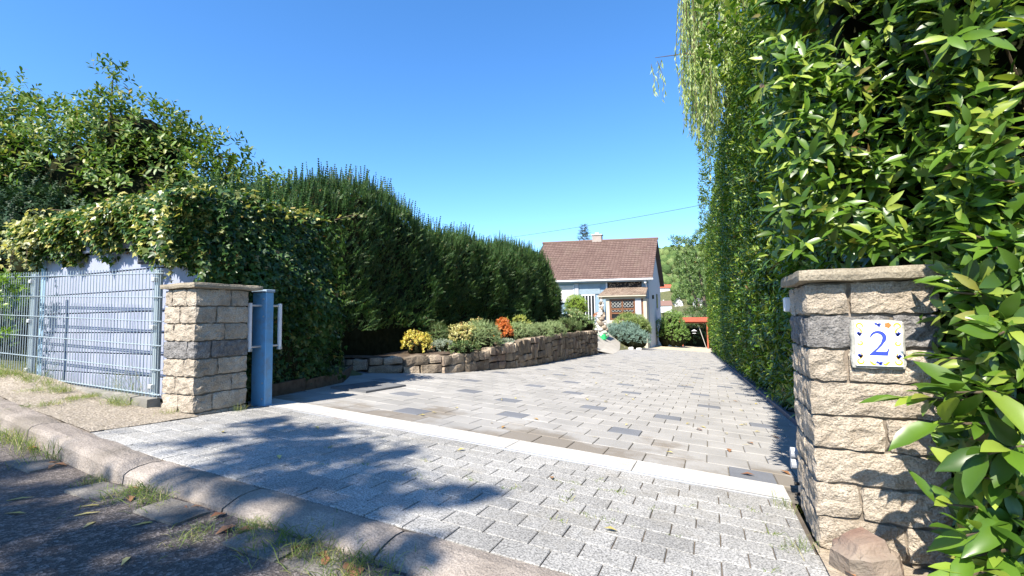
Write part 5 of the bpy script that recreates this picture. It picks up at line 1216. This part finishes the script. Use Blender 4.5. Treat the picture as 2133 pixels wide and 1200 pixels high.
RR = plain('far_roof_red', (.42, .09, .05), .8); RB = plain('far_roof_brown', (.17, .10, .08), .8); RG = plain('far_roof_grey', (.10, .095, .10), .8); FW = plain('far_wall', (.72, .70, .66), .8); FW2 = plain('far_wall_grey', (.48, .48, .48), .8)
far_house('far house with bright red roof high on the wooded hillside', -45, 523, 26, 9, 13, 4.2, 3.4, PI/2+.35, FW2, RR, 2)
far_house('far house with brown roof directly below the red-roofed one', -39, 440, 5, 8, 12, 4.5, 4.2, PI/2+.3, FW, RB, 2)
far_house('far white gabled house standing alone in the trees', -29, 476, 6.5, 7.5, 10, 6.0, 4.5, .25, FW, RG, 2)
far_house('far white house with dark roof nearest the laurel hedge', -9.5, 463, 6, 8, 9, 5.5, 4.2, PI/2+.3, FW, RG, 2)
# wooded hillside: one mass
FOR = Mt('forest'); c = FOR.ramp(FOR.rnd(), [(0, (0.055, 0.095, 0.03)), (0.6, (0.11, 0.165, 0.05)), (1, (0.17, 0.21, 0.08))]); c = FOR.mix(1.0, c, FOR.ramp(FOR.noise(0.9, 3), [(0.35, 0.6), (0.65, 1.2)]), 'MULTIPLY'); FOR.bump(FOR.noise(1.2, 4), 1.0, .8); FOR = FOR.done(c, .9, .1)
bm = bmesh.new(); bmesh.ops.create_icosphere(bm, subdivisions=2, radius=1); bm.verts.index_update()
iv_ = np.array([v.co[:] for v in bm.verts]); if_ = np.array([[v.index for v in f.verts] for f in bm.faces]); bm.free()
houses = np.array([(-45, 523), (-39, 440), (-29, 476), (-9.5, 463)]); Vs, Fs = [], []; cnt = 0
random.seed(3)
while cnt < 1500:
    y = 330 + 420*random.random(); x = -150 + 210*random.random()
    if any(abs(x-hx_) < 9+0.05*max(0, hy-y) and -75 < y-hy < 12 for hx_, hy in houses): continue
    r = random.uniform(2.6, 6.0)*(0.7 if y < 450 else 1); s_ = np.array([r, r, r*random.uniform(.9, 1.5)])
    nv = iv_*(1+0.28*np.array([noise.noise(Vector(v)*2.2 + Vector((cnt*1.7, 0, 0))) for v in iv_]))[:, None]
    Vs.append(nv*s_ + np.array([x, y, far_z(x, y)+r*.6])); Fs.append(if_ + cnt*len(iv_)); cnt += 1
o = ob('forest', mesh_np('forest', np.concatenate(Vs), np.concatenate(Fs)), None, FOR); setp(o, 'woodland covering the far hillside', 'forest', kind='stuff')

# ================================================================== SMALL THINGS
GRASS = leaf('grass_blade', (0.10, 0.16, 0.035), (0.19, 0.25, 0.06), (0.36, 0.32, 0.14), .3, rough=.5, trans=.3, spec=.2)
L_BLADE = (np.array([(0, .012, 0), (0, -.012, 0), (.55, .010, -.05), (.55, -.010, -.05), (1, 0, -.28)], float), np.array([(0, 1, 3), (0, 3, 2), (2, 3, 4)], int))
def tuft_mesh(n, r, h, lean=.5):
    p = np.stack([rng.normal(0, r, n), rng.normal(0, r*.6, n), np.zeros(n)], 1); a = np.stack([rng.normal(0, lean, n), rng.normal(0, lean, n), np.ones(n)], 1)
    ax = unit(a); nr = unit(np.cross(ax, rng.normal(0, 1, (n, 3)))); bi = np.cross(nr, ax); s_ = h*rng.uniform(.5, 1.1, n)[:, None, None]; tv, tf = L_BLADE
    w = 0.10/h
    V = p[:, None] + s_*(tv[None, :, 0:1]*ax[:, None] + w*tv[None, :, 1:2]*bi[:, None] + tv[None, :, 2:3]*np.array([0, 0, 1.]) )
    V[:, :, 2] = np.maximum(V[:, :, 2], 0.0)
    me = mesh_np('grass_tuft', V.reshape(-1, 3), (tf[None] + (np.arange(n)*5)[:, None, None]).reshape(-1, 3)); me.materials.append(GRASS); return me
big = [tuft_mesh(70, .055, .13) for i in range(4)]; small = [tuft_mesh(26, .022, .035, .9) for i in range(4)]; mid = [tuft_mesh(150, .07, .085, .8) for i in range(4)]
random.seed(11)
def tuft(x, y, z, meshes, label, group, s=1.0):
    o = ob('grass_tuft', random.choice(meshes)); o.location = (x, y, z); o.rotation_euler = (0, 0, random.random()*6); o.scale = (s, s, s*random.uniform(.8, 1.2)); setp(o, label, 'grass tuft', group)
for (x, y) in ((-4.30, -.95), (-4.45, -.97), (-4.15, -.97), (-4.6, -.95), (-4.75, -.97), (-2.86, -.99), (-2.95, -.96), (-2.72, -1.0), (-2.14, -.97), (-2.05, -.98), (-1.88, -.98), (-1.80, -1.0), (-1.60, -.99), (-1.52, -1.02), (-1.68, -.97), (-3.3, -.96), (-3.9, -.96), (-5.0, -.96), (-5.3, -.97), (-5.7, -.96), (-1.15, -1.0), (-2.25, -1.12), (-1.45, -1.14)):
    y += kerb_off(x); tuft(x+random.uniform(-.02, .02), y, gz(x, y)+street_drop(x), mid if x > -3.5 else big, 'tuft of grass growing at the foot of the kerb', 'grass along the kerb foot', random.uniform(.8, 1.3))
for i in range(52):
    x = -4.6 - 3.4*random.random()**.8; y = -0.10 - 0.10*random.random() if i % 4 else -0.2-.4*random.random()
    tuft(x, y, gz(x, y)+.012+.07*sstep(-4.9, -6.5, x)*sstep(-.5, 0, y), big if i % 3 else mid, 'tuft of grass on the gravel verge before the fence plinth', 'grass on the verge', random.uniform(.5, 1.0))
jx = []
for i in range(46):
    j = random.randint(1, 7); y = 0.63 - AW*j; x = -0.1 - 2.6*random.random()**1.5
    if y > .45: continue
    tuft(x, y, gz(x, y)-.006, small, 'small weed tuft in a joint of the pavement apron', 'weeds in the pavement joints', random.uniform(.6, 1.3))
for (x, y, l) in ((-4.04+.03, .34, 'grass tuft at the drive-side foot of the gate pillar'), (-4.25, -.05, 'grass tuft at the street-side foot of the gate pillar'), (-.03, -.04, 'grass tuft at the foot of the number pillar'), (-.02, .52, 'small weed beside the gate stop')):
    tuft(x, y, gz(x, y), big, l, None, .75)
random.seed(12)
# tall weeds behind the fence
for x in (-4.95, -5.4, -6.9, -7.1, -6.6, -5.2): tuft(x, .12, gz(x, .1)+.02, [tuft_mesh(40, .05, .42, .35)], 'tall dry weeds between the mesh fence and the shed', 'weeds behind the fence', 1)
# fallen leaves
FY = leaf('fallen_yellow', (.42, .33, .07), (.55, .45, .15), (.40, .20, .06), .2, trans=.1); FB = leaf('fallen_brown', (.20, .085, .04), (.30, .15, .07), None, trans=.05)
fl_t = L_OVAL[0].copy(); fl_t[:, 2] *= 1.2; fme = mesh_np('fallen_leaf', fl_t, L_OVAL[1]); fme.materials.append(FY); fmb = mesh_np('fallen_leaf_brown', fl_t, L_OVAL[1]); fmb.materials.append(FB)
ft = L_THIN[0].copy(); fmt = mesh_np('fallen_willow_leaf', ft, L_THIN[1]); fmt.materials.append(FY)
def fallen(me, x, y, z, s, label, group):
    o = ob('fallen_leaf', me); mm = plane_matrix(x, y, 0, random.random()*6.28); mm.translation.z = z + .012; o.matrix_world = mm @ Matrix.Scale(s, 4); setp(o, label, 'leaf', group)
for i in range(70):
    y = 1.2 + 12*random.random()**1.6; x = hedge_x(y) - .1 - 3.6*random.random()**1.7
    fallen(random.choice([fme, fme, fmt]), x, y, gz(x, y), random.uniform(.05, .08), 'fallen yellow leaf on the grey driveway paving', 'fallen leaves on the drive')
for (x, y) in ((-.25, 1.75), (-.05, 2.1), (-.45, 2.4), (.05, 1.3), (.12, 2.6), (-.12, 1.05)): fallen(fmb, x, y, gz(x, y), .085, 'curled brown leaf on the drive near the hedge foot', 'brown leaves on the drive')
for (x, y) in ((-2.9, -1.2), (-2.75, -1.18), (-3.0, -1.32), (-2.62, -1.3), (-2.5, -1.2), (-2.2, -1.38), (-3.25, -1.2), (-1.7, -1.2), (-2.0, -1.05), (-1.95, -1.5)): fallen(fmt, x, y, street_z(x, y)-.004, .13, 'slender yellow leaf lying on the dark asphalt', 'leaves on the street')
for i in range(26):
    x = random.choice([-4.2, -3.9, -2.85, -2.4, -2.1, -1.85, -1.55, -1.2]) + random.uniform(-.14, .14); y = -.965 - .06*random.random() + kerb_off(x); fallen(fmb, x, y, gz(x, y)+street_drop(x), random.uniform(.05, .09), 'dry brown leaf caught at the kerb foot', 'brown leaves at the kerb')
for i in range(16):
    x = .05 + .6*random.random(); y = -.12 - .28*random.random(); fallen(fmb, x, y, gz(x, y)+.018, random.uniform(.05, .08), 'dry brown leaf on the grit below the number pillar', 'leaves below the number pillar')
for (x, y) in ((-3.4, -.2), (-2.7, -.35), (-1.2, .2), (-.8, -.3), (-3.1, .3), (-.35, -.5), (-1.9, .45)): fallen(fme, x, y, gz(x, y), .06, 'pale yellow leaf on the speckled pavement apron', 'leaves on the pavement')
